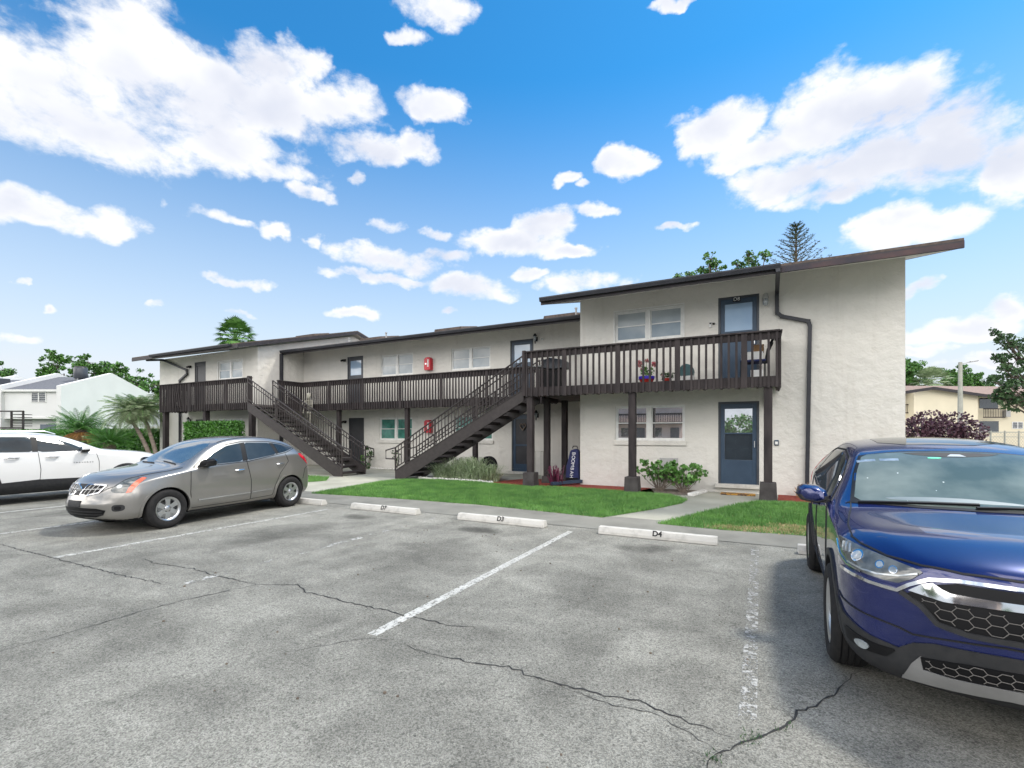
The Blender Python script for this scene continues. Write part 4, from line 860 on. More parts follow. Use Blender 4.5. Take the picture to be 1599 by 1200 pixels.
hedge(-70, -28.0, 13.9, 15.2, 1.86, 420, .13, 'leaf_hedge', 'long low clipped hedge between the lot and the white townhouses')

def frond(mb, base, az_, elev, L, droop, leaf, n=22, wl_=.018, vee=.5, taper=True, rach=None):
    """feather frond: rachis curve plus leaflet quads; returns tip"""
    d = Vector((math.cos(az_), math.sin(az_), 0)); pts = []; a = elev; p = Vector(base)
    for i in range(n+1):
        pts.append(p.copy()); p = p+(d*math.cos(a)+Vector((0, 0, math.sin(a))))*(L/n); a -= droop/n
    side = Vector((-d.y, d.x, 0))
    for i in range(1, n+1):
        q = pts[i]; tng = (pts[i]-pts[i-1]).normalized(); up = side.cross(tng); f = i/n
        ll = leaf*(math.sin(PI*min(1, .12+f*.88))**.6 if taper else 1)
        for s in (-1, 1):
            dr = (side*s*.86+tng*.45+up*vee*.5).normalized()*ll+Vector((0, 0, -ll*.18*rnd.random())); w = tng*wl_
            mb.add([q-w, q+w, q+dr*.6+w*.7+up*.01, q+dr, q+dr*.6-w*.7+up*.01], [(0, 1, 2, 3, 4)])
    if rach is not None: rach.tube(pts[::3], [.012*L/1.2*(1-j/len(pts[::3])*.7) for j in range(len(pts[::3]))], 5)
    return p
def sago(x, y, z, h, L, nf, label, dry=False):
    t = thing('sago_palm', (x, y, gz(y)), label, 'palm', 'sago palms in front of the hedge'); m_ = MB()
    m_.lathe([(.0, h), (.16, h-.02), (.20, h*.7), (.19, h*.3), (.22, 0)], (x, y, gz(y)), n=14)
    for i in range(int(h*22)):
        for j in range(9): a = j*2*PI/9+i*.35; zz = gz(y)+.04+i*h/(h*22); m_.bar((x+.17*math.cos(a), y+.17*math.sin(a), zz), (x+.25*math.cos(a), y+.25*math.sin(a), zz+.05), .05, .03)
    m_.build('trunk', 'palm_bark', t); k = MB(); rc = MB(); zt = gz(y)+h
    for i in range(nf): f = i/nf; frond(k, (x, y, zt), i*2.399, 1.25-1.05*f, L*rnd.uniform(.85, 1.05), .55+.5*f, L*.17, 26, .010, .9, rach=rc)
    k.build('frond', 'leaf_sago', t, fix=False); rc.build('frond_stem', 'leaf_sago', t)
    if dry:
        k = MB(); rc = MB()
        for i in range(22): frond(k, (x, y, zt-.08), i*2.399, -.15-.2*rnd.random(), L*.75, .7, L*.15, 22, .012, .2, rach=rc)
        q = k.build('frond', 'leaf_dry', t, fix=False); q['label'] = 'old orange brown fronds'; rc.build('frond_stem', 'leaf_dry', t)
    return t
def pt(u, v, Yd):
    x = (u-799.5)/743; dX = -math.sin(YAW)+x*math.cos(YAW); dY = math.cos(YAW)+x*math.sin(YAW); t = Yd/dY; return (dX*t, Yd, 1.7+(676-v)/743*t)
def pd(u, v, dep):
    """point at a depth along the view axis"""
    x = (u-799.5)/743; return (dep*(-math.sin(YAW)+x*math.cos(YAW)), dep*(math.cos(YAW)+x*math.sin(YAW)), 1.7+(676-v)/743*dep)
sago(-29.8, 11.0, 0, 1.75, 1.45, 46, 'large sago palm with orange old fronds below its green crown', dry=True)
sago(-27.4, 11.2, 0, 1.05, 1.25, 40, 'smaller dark sago palm right of the large one')
def date_palm(base, top, L, nf, label):
    t = thing('date_palm', (base[0], base[1], gz(base[1])), label, 'palm', 'leaning pygmy date palms'); b = Vector(base); tp = Vector(top); m_ = MB(); P = []
    for i in range(9): f = i/8; q = b.lerp(tp, f); q.z += 0; q += (tp-b).cross(Vector((0, 1, 0))).normalized()*(-.10*math.sin(PI*f)); P.append(q)
    m_.tube(P, [.10-.02*i/8 for i in range(9)], 10); m_.build('trunk', 'palm_bark', t, smooth=True)
    k = MB(); k.lathe([(.08,-.25),(.22,-.12),(.26,.08),(.18,.25),(.05,.4)], tuple(tp), n=12)
    for _ in range(80): a = rnd.uniform(0, 2*PI); z = rnd.uniform(-.2, .25); k.bar((tp.x+.18*math.cos(a), tp.y+.18*math.sin(a), tp.z+z), (tp.x+.33*math.cos(a), tp.y+.33*math.sin(a), tp.z+z+.12), .03, .02)
    k.build('crown_shaft', 'palm_bark', t); k = MB(); rc = MB()
    for i in range(nf): f = i/nf; frond(k, (tp.x, tp.y, tp.z+.2), i*2.399, 1.35-1.35*f, L*rnd.uniform(.85, 1.1), 1.3+.6*f, L*.27, 30, .009, .2, rach=rc)
    k.build('frond', 'leaf_feather', t, fix=False); rc.build('frond_stem', 'leaf_palm', t)
    k = MB(); rc = MB()
    for i in range(8): frond(k, (tp.x, tp.y, tp.z+.2), i*2.399+1, 1.3-.3*rnd.random(), L*.9, .9, L*.22, 26, .011, .3, rach=rc)
    k.build('frond', 'leaf_palm', t, fix=False)
bx_, by_, bz_ = pt(240, 706, 12.3)
date_palm((bx_, by_, .15), pt(205, 655, 12.2), 1.55, 46, 'left of two leaning date palms, lower greener crown')
date_palm((bx_+.25, by_+.1, .15), pt(224, 651, 12.7), 1.5, 46, 'right of two leaning date palms with brown bulbous crown base')

# ornamental grass clumps
def blades(mb, c, r, n, h, w, lean):
    for _ in range(n):
        a = rnd.uniform(0, 2*PI); q = r*math.sqrt(rnd.random()); x, y = c[0]+q*math.cos(a), c[1]+q*math.sin(a)*.6; a2 = rnd.uniform(0, 2*PI); d = Vector((math.cos(a2), math.sin(a2)*.7, 0)); s = Vector((-d.y, d.x, 0))*w
        H_ = h*rnd.uniform(.45, 1.3); l = lean*rnd.uniform(.3, 1.3); P = [Vector((x, y, c[2])), Vector((x, y, c[2]))+d*l*.2+Vector((0, 0, H_*.5)), Vector((x, y, c[2]))+d*l*.55+Vector((0, 0, H_*.86)), Vector((x, y, c[2]))+d*l+Vector((0, 0, H_*rnd.uniform(.6, .98)))]
        mb.add([P[0]-s, P[0]+s, P[1]+s, P[1]-s, P[2]+s*.7, P[2]-s*.7, P[3]], [(0, 1, 2, 3), (3, 2, 4, 5), (5, 4, 6)])
for i, (x, y, lab) in enumerate([(-9.35, 13.0, 'leftmost clump of striped ornamental grass under the right stair'), (-8.75, 13.0, 'second clump from the left of striped ornamental grass'), (-8.2, 13.0, 'third clump from the left of striped ornamental grass'), (-7.65, 13.05, 'rightmost clump of striped ornamental grass beside the red mulch')]):
    k = MB(); blades(k, (x, y, .15), .36, 420, (.50, .68, .70, .52)[i], .010, .78)
    o = k.build('ornamental_grass', 'leaf_varieg', fix=False); tag(o, lab, 'ornamental grass', 'clumps of ornamental grass')
k = MB(); blades(k, (-5.25, 12.85, .16), .2, 60, .55, .025, .28); tag(k.build('ti_plant', 'leaf_ti', fix=False), 'dark pink leafy cordyline plant in the red mulch', 'plant')
k = MB(); blades(k, (.98, 13.1, .16), .22, 40, .35, .012, .3); tag(k.build('dead_shrub', 'leaf_dry', fix=False), 'dry brown twiggy shrub at the foot of the right downspout', 'shrub')
def twig_shrub(x, y, h, r, n, label, m='leaf_bright', size=.11, name='shrub'):
    t = thing(name, (x, y, .15), label, 'shrub'); s_ = MB(); k = MB()
    for i in range(n):
        a = rnd.uniform(0, 2*PI); f = rnd.uniform(.3, 1); e = (x+r*f*math.cos(a), y+r*.5*f*math.sin(a), .15+h*rnd.uniform(.45, 1)); mid_ = (x+(e[0]-x)*.4, y+(e[1]-y)*.4, .15+(e[2]-.15)*.35)
        s_.tube([(x+rnd.uniform(-.08, .08), y, .13), mid_, e], [.010, .008, .005], 5); leaves(k, e, .085, 13, size, up=.3); leaves(k, ((mid_[0]+e[0])/2, (mid_[1]+e[1])/2, (mid_[2]+e[2])/2), .07, 4, size)
    s_.build('stem', 'palm_bark' if m == 'leaf_bright' else 'bark', t); k.build('foliage', m, t, fix=False)
twig_shrub(-2.35, 12.9, .78, .66, 34, 'left leafy green shrub beside the middle post footing')
twig_shrub(-1.75, 12.85, .72, .58, 30, 'right leafy green shrub in front of the grey utility panel')
twig_shrub(-15.1, 15.5, 1.0, .14, 7, 'slender dark green shrub against the wall below the left green window', 'leaf_dark', .09)
twig_shrub(-15.45, 15.55, .5, .16, 4, 'low green seedling left of the slender shrub', 'leaf', .09)
twig_shrub(-13.55, 15.5, .8, .2, 6, 'thin shrub behind the foot rail of the right stair', 'leaf_dark', .08)
twig_shrub(-13.9, 14.0, .35, .3, 5, 'low dark plant beside the foot of the left stair', 'leaf_dark', .08)

def tree(name, base, H_, crown, m, label, trunk_r=.18, leaf=.16, dens=260, group=None, lobes=None, seed=1, gap=.5, cat='tree'):
    """crown: list of (dx,dy,z,r) lobes; limbs run to each; leaf clumps spread with gaps"""
    r0 = random.Random(seed); t = thing(name, base, label, cat, group); b = Vector(base); m_ = MB(); k = MB()
    top = b+Vector((0, 0, H_)); top2 = b+Vector((0, 0, H_*.8)); m_.tube([b, b.lerp(top2, .5)+Vector((r0.uniform(-.2, .2), 0, 0)), top2], [trunk_r, trunk_r*.7, trunk_r*.3], 8)
    for dx, dy, z, r in crown:
        c = Vector((b.x+dx, b.y+dy, b.z+z)); s = b.lerp(top, min(.95, max(.35, z/H_*.6))); m_.tube([s, s.lerp(c, .5)+Vector((0, 0, r*.2)), c], [trunk_r*.4, trunk_r*.22, trunk_r*.08], 6)
        nc = max(11, int(10*r))
        for _ in range(nc):
            q = c+Vector((r0.gauss(0, 1), r0.gauss(0, 1), r0.gauss(0, .8))).normalized()*r*r0.uniform(.35, 1); m_.tube([c, q], [trunk_r*.1, trunk_r*.03], 4)
            leaves(k, q, max(leaf*.9, r*r0.uniform(.16, .36)), max(6, int(dens*r/nc*1.2)), leaf*r0.uniform(.7, 1.1), .75)
    m_.build('trunk', 'bark', t); k.build('crown', m, t, fix=False); return t
def at(u, v, dep, H_=None):
    x, y, z = pd(u, v, dep); return (x, y, gz(y))
def lobes_px(u0, dep, L):
    """crown lobes from (sideways m, height m, r) in the plane across the view"""
    c, s = math.cos(YAW), math.sin(YAW); return [(a*c-d*s, a*s+d*c, z, r) for a, z, r, d in L]
def sky_tree(u, dep, blobs_, m, label, leaf, dens, seed, name='broadleaf_tree', group=None, tr=.25):
    bx, by, bz = pd(u, 676, dep); base = (bx, by, gz(by)); L = []
    for (uu, vv, r) in blobs_:
        x, y, z = pd(uu, vv, dep); d = rnd.uniform(-.8, .8)*r; L.append((x-bx-d*math.sin(YAW), y-by+d*math.cos(YAW), z-base[2], r))
    H_ = max(l[2] for l in L); return tree(name, base, H_, L, m, label, tr, leaf, dens, group, seed=seed)
G_L = 'trees behind the white townhouses'
sky_tree(100, 62, [(70,585,1.0),(85,577,1.1),(100,567,1.6),(95,585,1.6),(125,575,1.5),(120,590,1.8),(150,568,1.5),(140,583,1.8),(165,580,1.6),(88,556,.7)], 'leaf', 'broad green tree behind the left townhouse roof', .34, 340, 1, group=G_L)
sky_tree(215, 60, [(180,590,1.5),(195,600,1.8),(210,595,1.5),(225,610,1.9),(205,622,1.7),(240,600,1.4),(237,625,1.8),(188,577,1.0),(222,640,1.6),(246,615,1.4)], 'leaf', 'green tree between the townhouse gable and the left wing', .34, 340, 2, group=G_L)
sky_tree(2, 60, [(-15,580,2),(5,578,1.3),(12,590,1.2),(0,592,1.6)], 'leaf', 'tree at the far left edge behind the townhouses', .3, 330, 3, group=G_L)
G_R = 'trees behind the apartment roof'
sky_tree(1113, 27, [(1113,402,.45),(1108,415,.5),(1118,420,.45),(1110,440,.9),(1095,450,1.0)], 'leaf', 'pale green treetop just above the gutter left of the others', .16, 420, 4, group=G_R)
sky_tree(1172, 28, [(1165,405,.4),(1178,408,.45),(1194,400,.38),(1152,415,.4),(1170,430,1.0),(1185,440,1.0)], 'leaf', 'green treetop above the roof left of the conifer', .16, 420, 5, group=G_R)
sky_tree(1064, 27, [(1058,431,.25),(1076,427,.22),(1070,450,.9)], 'leaf_bright', 'small leafy top peeking over the gutter', .14, 380, 6, group=G_R)
G_B = 'trees behind the yellow building'
sky_tree(1418, 85, [(1410,580,2.5),(1420,585,2.4),(1424,598,2.5),(1412,600,3),(1418,574,1.4)], 'leaf_bright', 'bright green tree against the right wall corner', .45, 420, 7, group=G_B)
sky_tree(1490, 90, [(1484,590,2),(1495,586,2.2),(1505,596,2.4),(1480,600,2.4),(1515,602,2.2),(1530,606,2.0),(1545,610,1.8),(1498,605,2.5),(1520,592,1.2)], 'leaf', 'wide green tree behind the lamp post and yellow building', .45, 420, 8, group=G_B)
# tree at the right edge
sky_tree(1640, 14, [(1600,540,.5),(1590,560,.42),(1575,535,.22),(1562,527,.14),(1555,517,.10),(1560,530,.12),(1572,558,.18),(1560,562,.10),(1580,590,.5),(1563,575,.14),(1553,557,.07),(1590,620,.5),(1570,605,.25),(1555,592,.10),(1545,592,.07),(1600,600,.6),(1620,580,.7),(1575,625,.3),(1585,632,.22),(1630,530,.7),(1640,630,.7),(1565,612,.14)], 'leaf_edge', 'tree with drooping leafy branches at the right edge', .10, 560, 9, tr=.12)

def norfolk(u, vtop, dep):
    x, y, zt = pd(u, vtop, dep); t = thing('norfolk_pine', (x, y, gz(y)), 'tall conifer with tiered upswept branches above the roof', 'tree'); m_ = MB(); k = MB()
    m_.tube([(x, y, gz(y)), (x, y, zt-3), (x, y, zt)], [.22, .10, .02], 8)
    tier = 0; z = zt-.25
    while z > zt-5:
        f = (zt-z)/5; L = .25+2.3*f; 
        for j in range(7):
            a = j*2*PI/7+tier*.5+rnd.uniform(-.1, .1); d = Vector((math.cos(a), math.sin(a), 0)); P = [Vector((x, y, z))+d*(L*i/8)+Vector((0, 0, L*(.42*(i/8)+.15*(i/8)**2))) for i in range(9)]
            m_.tube(P[::4], [.025, .016, .006], 4)
            for i in range(2, 9):
                for _ in range(7):
                    q = P[i]+Vector((rnd.gauss(0, .03), rnd.gauss(0, .03), 0)); dd = (d*.4+Vector((rnd.gauss(0, .7), rnd.gauss(0, .7), rnd.uniform(-.1, .6)))).normalized()*rnd.uniform(.09, .2); e = dd.cross(Vector((0, 0, 1))).normalized()*.022; k.add([q-e, q+e, q+dd], [(0, 1, 2)])
        z -= .27+.10*f; tier += 1
    m_.build('trunk', 'bark', t); k.build('needles', 'leaf_olive', t, fix=False)
norfolk(1243, 349, 33)
def fan_palm(u, v, dep, label, group=None, r=1.5, m='leaf_palm', tr=.2):
    x, y, z = pd(u, v, dep); t = thing('fan_palm', (x, y, gz(y)), label, 'palm', group); MB().tube([(x, y, gz(y)), (x, y, z-.3)], [tr*1.3, tr], 10).build('trunk', 'palm_bark', t); k = MB(); s_ = MB()
    for i in range(44):
        a = i*2.399; e = 1.45-2.1*(i/44); d = Vector((math.cos(a)*math.cos(e), math.sin(a)*math.cos(e), math.sin(e))); st_ = r*rnd.uniform(.45, .62); c = Vector((x, y, z))+d*st_; s_.tube([(x, y, z-.2), c], .018, 4)
        sd = d.cross(Vector((0, 0, 1))); sd = sd.normalized() if sd.length > .05 else Vector((1, 0, 0)); up = sd.cross(d)
        for j in range(19):
            b = (j-9)/9*1.45; dr = (d*math.cos(b)+sd*math.sin(b)).normalized(); L = r*.52*(1-.25*abs(b)/1.45)*rnd.uniform(.9, 1.1); w = (-d*math.sin(b)+sd*math.cos(b))*.03*r
            tip = c+dr*L+Vector((0, 0, -.22*L)); k.add([c, c+dr*L*.55-w+up*.02, tip, c+dr*L*.55+w+up*.02], [(0, 1, 2, 3)])
    k.build('frond', m, t, fix=False); s_.build('frond_stem', m, t)
fan_palm(368, 527, 33, 'fan palm rising behind the roof of the left wing')
fan_palm(1455, 597, 80, 'grey green fan palm behind the yellow building', r=3.0, m='leaf_feather')
# purple shrubs by the right wall
bxs = []
for u, v, r in [(1425,668,.75),(1450,660,.85),(1470,668,.75),(1492,662,.85),(1512,672,.75),(1440,672,.8),(1480,675,.8),(1505,684,.8),(1420,684,.8)]:
    x, y, z = pd(u, v, 24); bxs.append((x, y, z-.1, r, r, r*.82))
bush('purple_shrub', bxs[:5], 520, .15, 'leaf_purple', 'tall purple leaved shrub row right of the building corner', 'shrub'); bush('purple_shrub', bxs[5:], 420, .15, 'leaf_purple', 'lower purple foliage in front of the tall purple shrubs', 'shrub')

# ------------------------------------------------------------------ background buildings (frame aligned to depth/right axes of their own street)
cy_, sy_ = math.cos(YAW), math.sin(YAW)
def FR(r, d, z): return (r*cy_-d*sy_, r*sy_+d*cy_, z)
def fbox(mb, r0, r1, d0, d1, z0, z1):
    P = [FR(r, d, z) for z in (z0, z1) for r, d in ((r0, d0), (r1, d0), (r1, d1), (r0, d1))]; mb.add(P, [(0,3,2,1),(4,5,6,7),(0,1,5,4),(1,2,6,5),(2,3,7,6),(3,0,4,7)]); return mb
def fwindow(par, r0, r1, d, z0, z1, pane='pane_dark', grid=2):
    m_ = MB(); t = .06; fbox(m_, r0, r0+t, d-.05, d, z0, z1); fbox(m_, r1-t, r1, d-.05, d, z0, z1); fbox(m_, r0+t, r1-t, d-.05, d, z0, z0+t); fbox(m_, r0+t, r1-t, d-.05, d, z1-t, z1); rm = (r0+r1)/2; fbox(m_, rm-.04, rm+.04, d-.055, d, z0+t, z1-t)
    w = m_.build('window', 'white_trim', par); fbox(MB(), r0+t, r1-t, d-.03, d-.015, z0+t, z1-t).build('pane', pane, w)
    b = MB()
    for i in range(1, 5): z = z0+(z1-z0)*i/5; fbox(b, r0+t, r1-t, d-.04, d-.031, z-.012, z+.012)
    b.build('muntin', 'white_trim', w)
def townhouse(r0, r1, d0, d1, ze, zr, label, gable=True, detail=True):
    base = FR((r0+r1)/2, d0, .15); t = thing('townhouse', base, label, 'house', 'white townhouses at the left'); dm = (d0+d1)/2
    m_ = MB(); fbox(m_, r0, r1-.25, d0+.6, d1, 0, ze-.1); fbox(m_, r0, r1-.25, d0, d0+.6, 2.9, ze-.1); m_.build('wall', 'white_wall', t)
    for ra, rb in ((r1-.25, r1+.12), (r0-.35, r0)):
        k = MB(); pf = [(d0-.3, 0), (d1+.3, 0), (d1+.3, ze+.25), (dm, zr+.35), (d0-.3, ze+.25)]; P = [FR(ra, d, z) for d, z in pf]+[FR(rb, d, z) for d, z in pf]; n = 5
        k.add(P, [tuple(range(n)), tuple(range(2*n-1, n-1, -1))]+[(i, n+i, n+(i+1) % n, (i+1) % n) for i in range(n)]); k.build('gable_wall', 'white_wall', t)
    k = MB(); a, b_ = r0, r1-.25
    k.add([FR(a, d0-.15, ze-.05), FR(b_, d0-.15, ze-.05), FR(b_, dm, zr), FR(a, dm, zr), FR(b_, d1+.15, ze-.05), FR(a, d1+.15, ze-.05)], [(0,1,2,3), (3,2,4,5)]); rf = k.build('roof', 'shingle_grey', t, fix=False)
    fbox(MB(), a, b_, d0-.22, d0-.14, ze-.22, ze-.04).build('fascia', 'white_trim', rf); fbox(MB(), a, b_, d0-.06, d0-.002, 2.85, 3.0).build('trim_band', 'white_trim', t)
    fwindow(t, r0+(r1-r0)*.46, r0+(r1-r0)*.72, d0, 4.2, 5.05)
    fbox(MB(), r0+(r1-r0)*.5, r0+(r1-r0)*.88, d0+.53, d0+.6, .3, 2.4).build('patio_door', 'pane_sky', t)
    return t, rf
t, rf = townhouse(-41.9, -37.1, 39.3, 48.7, 5.3, 6.85, 'white townhouse with grey roof, tall gable wall and roof mounted air conditioner')
x, y, z = pd(126, 590, 42.6)
k = thing('roof_air_conditioner', (x, y, z), 'dark cylindrical air conditioner on legs on the grey townhouse roof', 'air conditioner')
MB().lathe([(0, 1.0), (.45, .98), (.5, .9), (.5, .1), (.45, 0), (0, 0)], (x, y, z-.1), n=20).build('housing', 'door_grey', k, smooth=True)
MB().lathe([(.42, 1.03), (.46, 1.08), (.3, 1.08), (.3, 1.03)], (x, y, z-.1), n=20).build('fan_guard', 'silver_matte', k)
for a in (0, 1, 2, 3): MB().bar((x+.4*math.cos(a*PI/2+.7), y+.4*math.sin(a*PI/2+.7), z-.1), (x+.4*math.cos(a*PI/2+.7), y+.4*math.sin(a*PI/2+.7), z-1.0), .06).build('leg', 'silver_matte', k)
t, rf = townhouse(-48.5, -42.3, 40.5, 49.5, 5.3, 6.7, 'white townhouse cut by the left edge of the photo')
x, y, z = pd(3, 598, 42); tag(MB().box(x-.6, x+.5, y-.4, y+.4, z-.9, z+.35).build('roof_air_conditioner', 'door_grey', bevel=.03), 'boxy dark air conditioner on the leftmost grey roof', 'air conditioner')
t, rf = townhouse(-62, -49, 42, 52, 5.5, 7.0, 'far white townhouse beyond the left edge')
# dark exterior stair at far left
t = thing('balcony_stair', FR(-39.5, 37, .15), 'dark metal outdoor stair at the far left by the townhouse', 'staircase')
m_ = MB(); fbox(m_, -40.9, -37.6, 36.6, 36.7, 3.3, 3.4); fbox(m_, -37.7, -37.6, 36.6, 36.7, .1, 3.4); fbox(m_, -38.6, -38.5, 36.6, 36.7, 2.1, 3.35); fbox(m_, -40.9, -37.6, 36.6, 36.7, 2.0, 2.12); m_.build('frame', 'steel_brown', t)
m_ = MB()
for i in range(5): fbox(m_, -38.5, -37.7, 36.55, 37.4, 2.2+i*.22, 2.25+i*.22)
m_.build('steps', 'steel_brown', t)
for i, (u, lab) in enumerate([(222, 'leftmost of three lawn chairs by the townhouse gable'), (233, 'middle lawn chair by the townhouse gable'), (243, 'rightmost of three lawn chairs by the townhouse gable')]):
    x, y, z = pd(u, 669, 34); t = thing('lawn_chair', (x, y, .15), lab, 'chair', 'lawn chairs on the far grass'); z = 1.55
    MB().box(x-.25, x+.25, y-.25, y+.25, z, z+.05).build('seat', 'pole', t); MB().box(x-.25, x+.25, y+.22, y+.26, z+.05, z+.6).build('backrest', 'pole', t)
    for a, b_ in ((-.23, -.23), (.23, -.23), (-.23, .23), (.23, .23)): MB().bar((x+a, y+b_, .15), (x+a, y+b_, z), .03).build('leg', 'black', t)

# yellow building at the right
t = thing('yellow_apartment', FR(46, 48, .15), 'pale yellow two storey building with pinkish brown roof behind the purple shrubs', 'building')
def fz(v, d): return 1.7+(676-v)/743*d
def fr(u, d): return (u-799.5)/743*d
d0 = 48; m_ = MB(); rA, rP, rBk, rE = fr(1427, d0), fr(1456, d0), fr(1527, d0), fr(1690, d0)
pf = [(rA, 0), (rBk, 0), (rBk, fz(618, d0)), (rP, fz(606, d0)), (rA, fz(611, d0))]; P = [FR(a, d0, b_) for a, b_ in pf]+[FR(a, d0+12, b_) for a, b_ in pf]; m_.add(P, [(0,1,2,3,4), (9,8,7,6,5)]+[(i, 5+i, 5+(i+1) % 5, (i+1) % 5) for i in range(5)])
fbox(m_, fr(1380, d0), rA-.01, d0+1.2, d0+12, 0, fz(612, d0)); fbox(m_, rBk+.01, rE, d0+1.0, d0+12, 0, fz(619, d0)); m_.build('wall', 'yellow_wall', t)
m_ = MB(); za, zb = fz(616.5, d0), fz(604, d0+6)
m_.add([FR(rP-.3, d0-.5, fz(605, d0)), FR(rBk+.2, d0-.5, za), FR(rE, d0-.5, za), FR(rE, d0+6, zb), FR(rP+1, d0+6, zb+.1)], [(0, 1, 2, 3, 4)])
m_.add([FR(rP-.3, d0-.5, fz(605, d0)), FR(rP+1, d0+6, zb+.1), FR(rA-3.5, d0+6, zb), FR(rA-3.5, d0+.3, fz(611.5, d0)), FR(rA-1.2, d0+.3, fz(611.5, d0))], [(0, 1, 2, 3, 4)])
rf = m_.build('roof', 'shingle_pink', t, fix=False)
m_ = MB()
for (a, za_), (b_, zb_) in (((rA-1.2, fz(611.5, d0)), (rP-.3, fz(605, d0))), ((rP-.3, fz(605, d0)), (rBk+.2, za)), ((rBk+.2, za), (rE, za)), ((rA-3.5, fz(611.5, d0)), (rA-1.2, fz(611.5, d0)))): m_.bar(FR(a, d0-.53, za_-.14), FR(b_, d0-.53, zb_-.14), .08, .28)
m_.build('fascia', 'fascia', rf)
def fbalc(ra, rb, z0, z1, d, zr0, zr1, slats=14):
    fbox(MB(), ra, rb, d-.04, d-.01, z0, z1).build('patio_door', 'pane_dark', t)
    m_ = MB(); fbox(m_, ra-.1, rb+.2, d-.55, d-.5, zr0, zr0+.1); fbox(m_, ra-.1, rb+.2, d-.55, d-.5, zr1-.1, zr1)
    for i in range(slats): q = ra-.1+(rb-ra+.26)*i/(slats-1); fbox(m_, q, q+.05, d-.56, d-.551, zr0, zr1)
    m_.build('balcony_railing', 'wood', t)
D1 = d0+1.0
fbalc(fr(1529, D1), fr(1558, D1), fz(638, D1), fz(622, D1), D1, fz(653, D1), fz(638.5, D1))
fbox(MB(), fr(1529, D1), fr(1559, D1), D1-.04, D1-.01, fz(676, D1), fz(658, D1)).build('patio_door', 'pane_dark', t)
D2 = d0+1.2; fbalc(fr(1405, D2), fr(1427, D2), fz(646, D2), fz(615, D2), D2, fz(646, D2), fz(632, D2), 10)
fwindow(t, fr(1580, D1), fr(1597, D1), D1, fz(670, D1), fz(659, D1)); fbox(MB(), fr(1565, D1), fr(1572, D1), D1-.4, D1-.01, fz(651.5, D1), fz(641, D1)).build('window_air_conditioner', 'util_grey', t)
# lamp post
x, y, z = pd(1499.5, 566, 30); t = thing('street_lamp', (x, y, .15), 'grey concrete lamp post with single arm in front of the yellow building', 'street lamp')
MB().tube([(x, y, .15), (x, y, z)], [.16, .10], 10).build('pole', 'pole', t); e = (x+.6*cy_, y+.6*sy_, z+.02); MB().tube([(x, y, z-.15), e], .03, 6).build('arm', 'silver_matte', t)
MB().bar(e, (e[0]+.5*cy_, e[1]+.5*sy_, e[2]+.08), .16, .08).build('lamp_head', 'silver_matte', t, bevel=.02)
# chain link fence right
t = thing('chain_link_fence', FR(24, 26, .15), 'low pale chain link fence behind the blue car roof', 'fence'); d = 26; m_ = MB()
for u in range(1525, 1680, 22): fbox(m_, fr(u, d)-.03, fr(u, d)+.03, d-.03, d+.03, 0, fz(673, d))
m_.build('fence_post', 'pole', t); m_ = MB(); fbox(m_, fr(1520, d), fr(1680, d), d-.02, d+.02, fz(676, d), fz(674.5, d)); fbox(m_, fr(1520, d), fr(1680, d), d-.02, d+.02, fz(683, d), fz(682, d)); m_.build('rail', 'pole', t)
m_ = MB(); a = fr(1520, d)
while a < fr(1680, d): m_.bar(FR(a, d, .2), FR(a+1.4, d, fz(675, d)), .008); m_.bar(FR(a+1.4, d, .2), FR(a, d, fz(675, d)), .008); a += .16
m_.build('mesh', 'pole', t)

# ------------------------------------------------------------------ what stands across the lot (seen in the glass)
t = thing('opposite_apartment', (-13, -32, 0), 'pinkish two storey building across the lot seen only in reflections', 'building')
MB().box(-24, -5, -40, -32, 0, 5.6).build('wall', 'pink_wall', t)
m_ = MB(); m_.prism([(-31.2, 5.55), (-36, 7.2), (-41, 5.55)], lambda a, b_, d: (d, a, b_), -24.5, -4.5); m_.build('roof', 'shingle', t)
m_ = MB(); m_.box(-23, -8, -32, -30.8, 2.75, 2.9); br = m_.build('balcony', 'wood', t); m_ = MB(); balustrade(m_, (-8, -30.8), (-23, -30.8), 2.7, 4.0, (0, 1), sp=.2, w=.08); m_.build('railing', 'wood', br)
for x in (-22, -17, -13.5, -9.5): MB().box(x, x+1, -32.0, -31.96, .2, 2.3).build('door', 'door_grey', t); MB().box(x+1.6, x+3, -32.0, -31.96, 1.2, 2.3).build('window', 'pane_dark', t)
bush('round_shrub', [(-1.7,-26,1.5,2.0,1.8,2.0),(-.3,-26.3,1.2,1.3,1.2,1.3),(-3.2,-26,1.1,1.2,1.2,1.2)], 1500, .3, 'leaf_bright', 'large rounded green shrub across the lot reflected in the lower blue door', 'shrub')
for i, (x, y, r) in enumerate([(8, -30, 2.6), (16, -28, 2.4), (-30, -26, 2.8)]):
    tree('broadleaf_tree', (x, y, 0), 5+i*.5, [(0,0,4.5,r*.7),(-1.5,0,3.6,r*.6),(1.6,0,3.6,r*.6),(0,1,3,r*.6)], 'leaf', ['tree across the lot behind the dark blue car', 'rightmost tree across the lot', 'leftmost tree across the lot'][i], .2, .35, 420, seed=30+i)

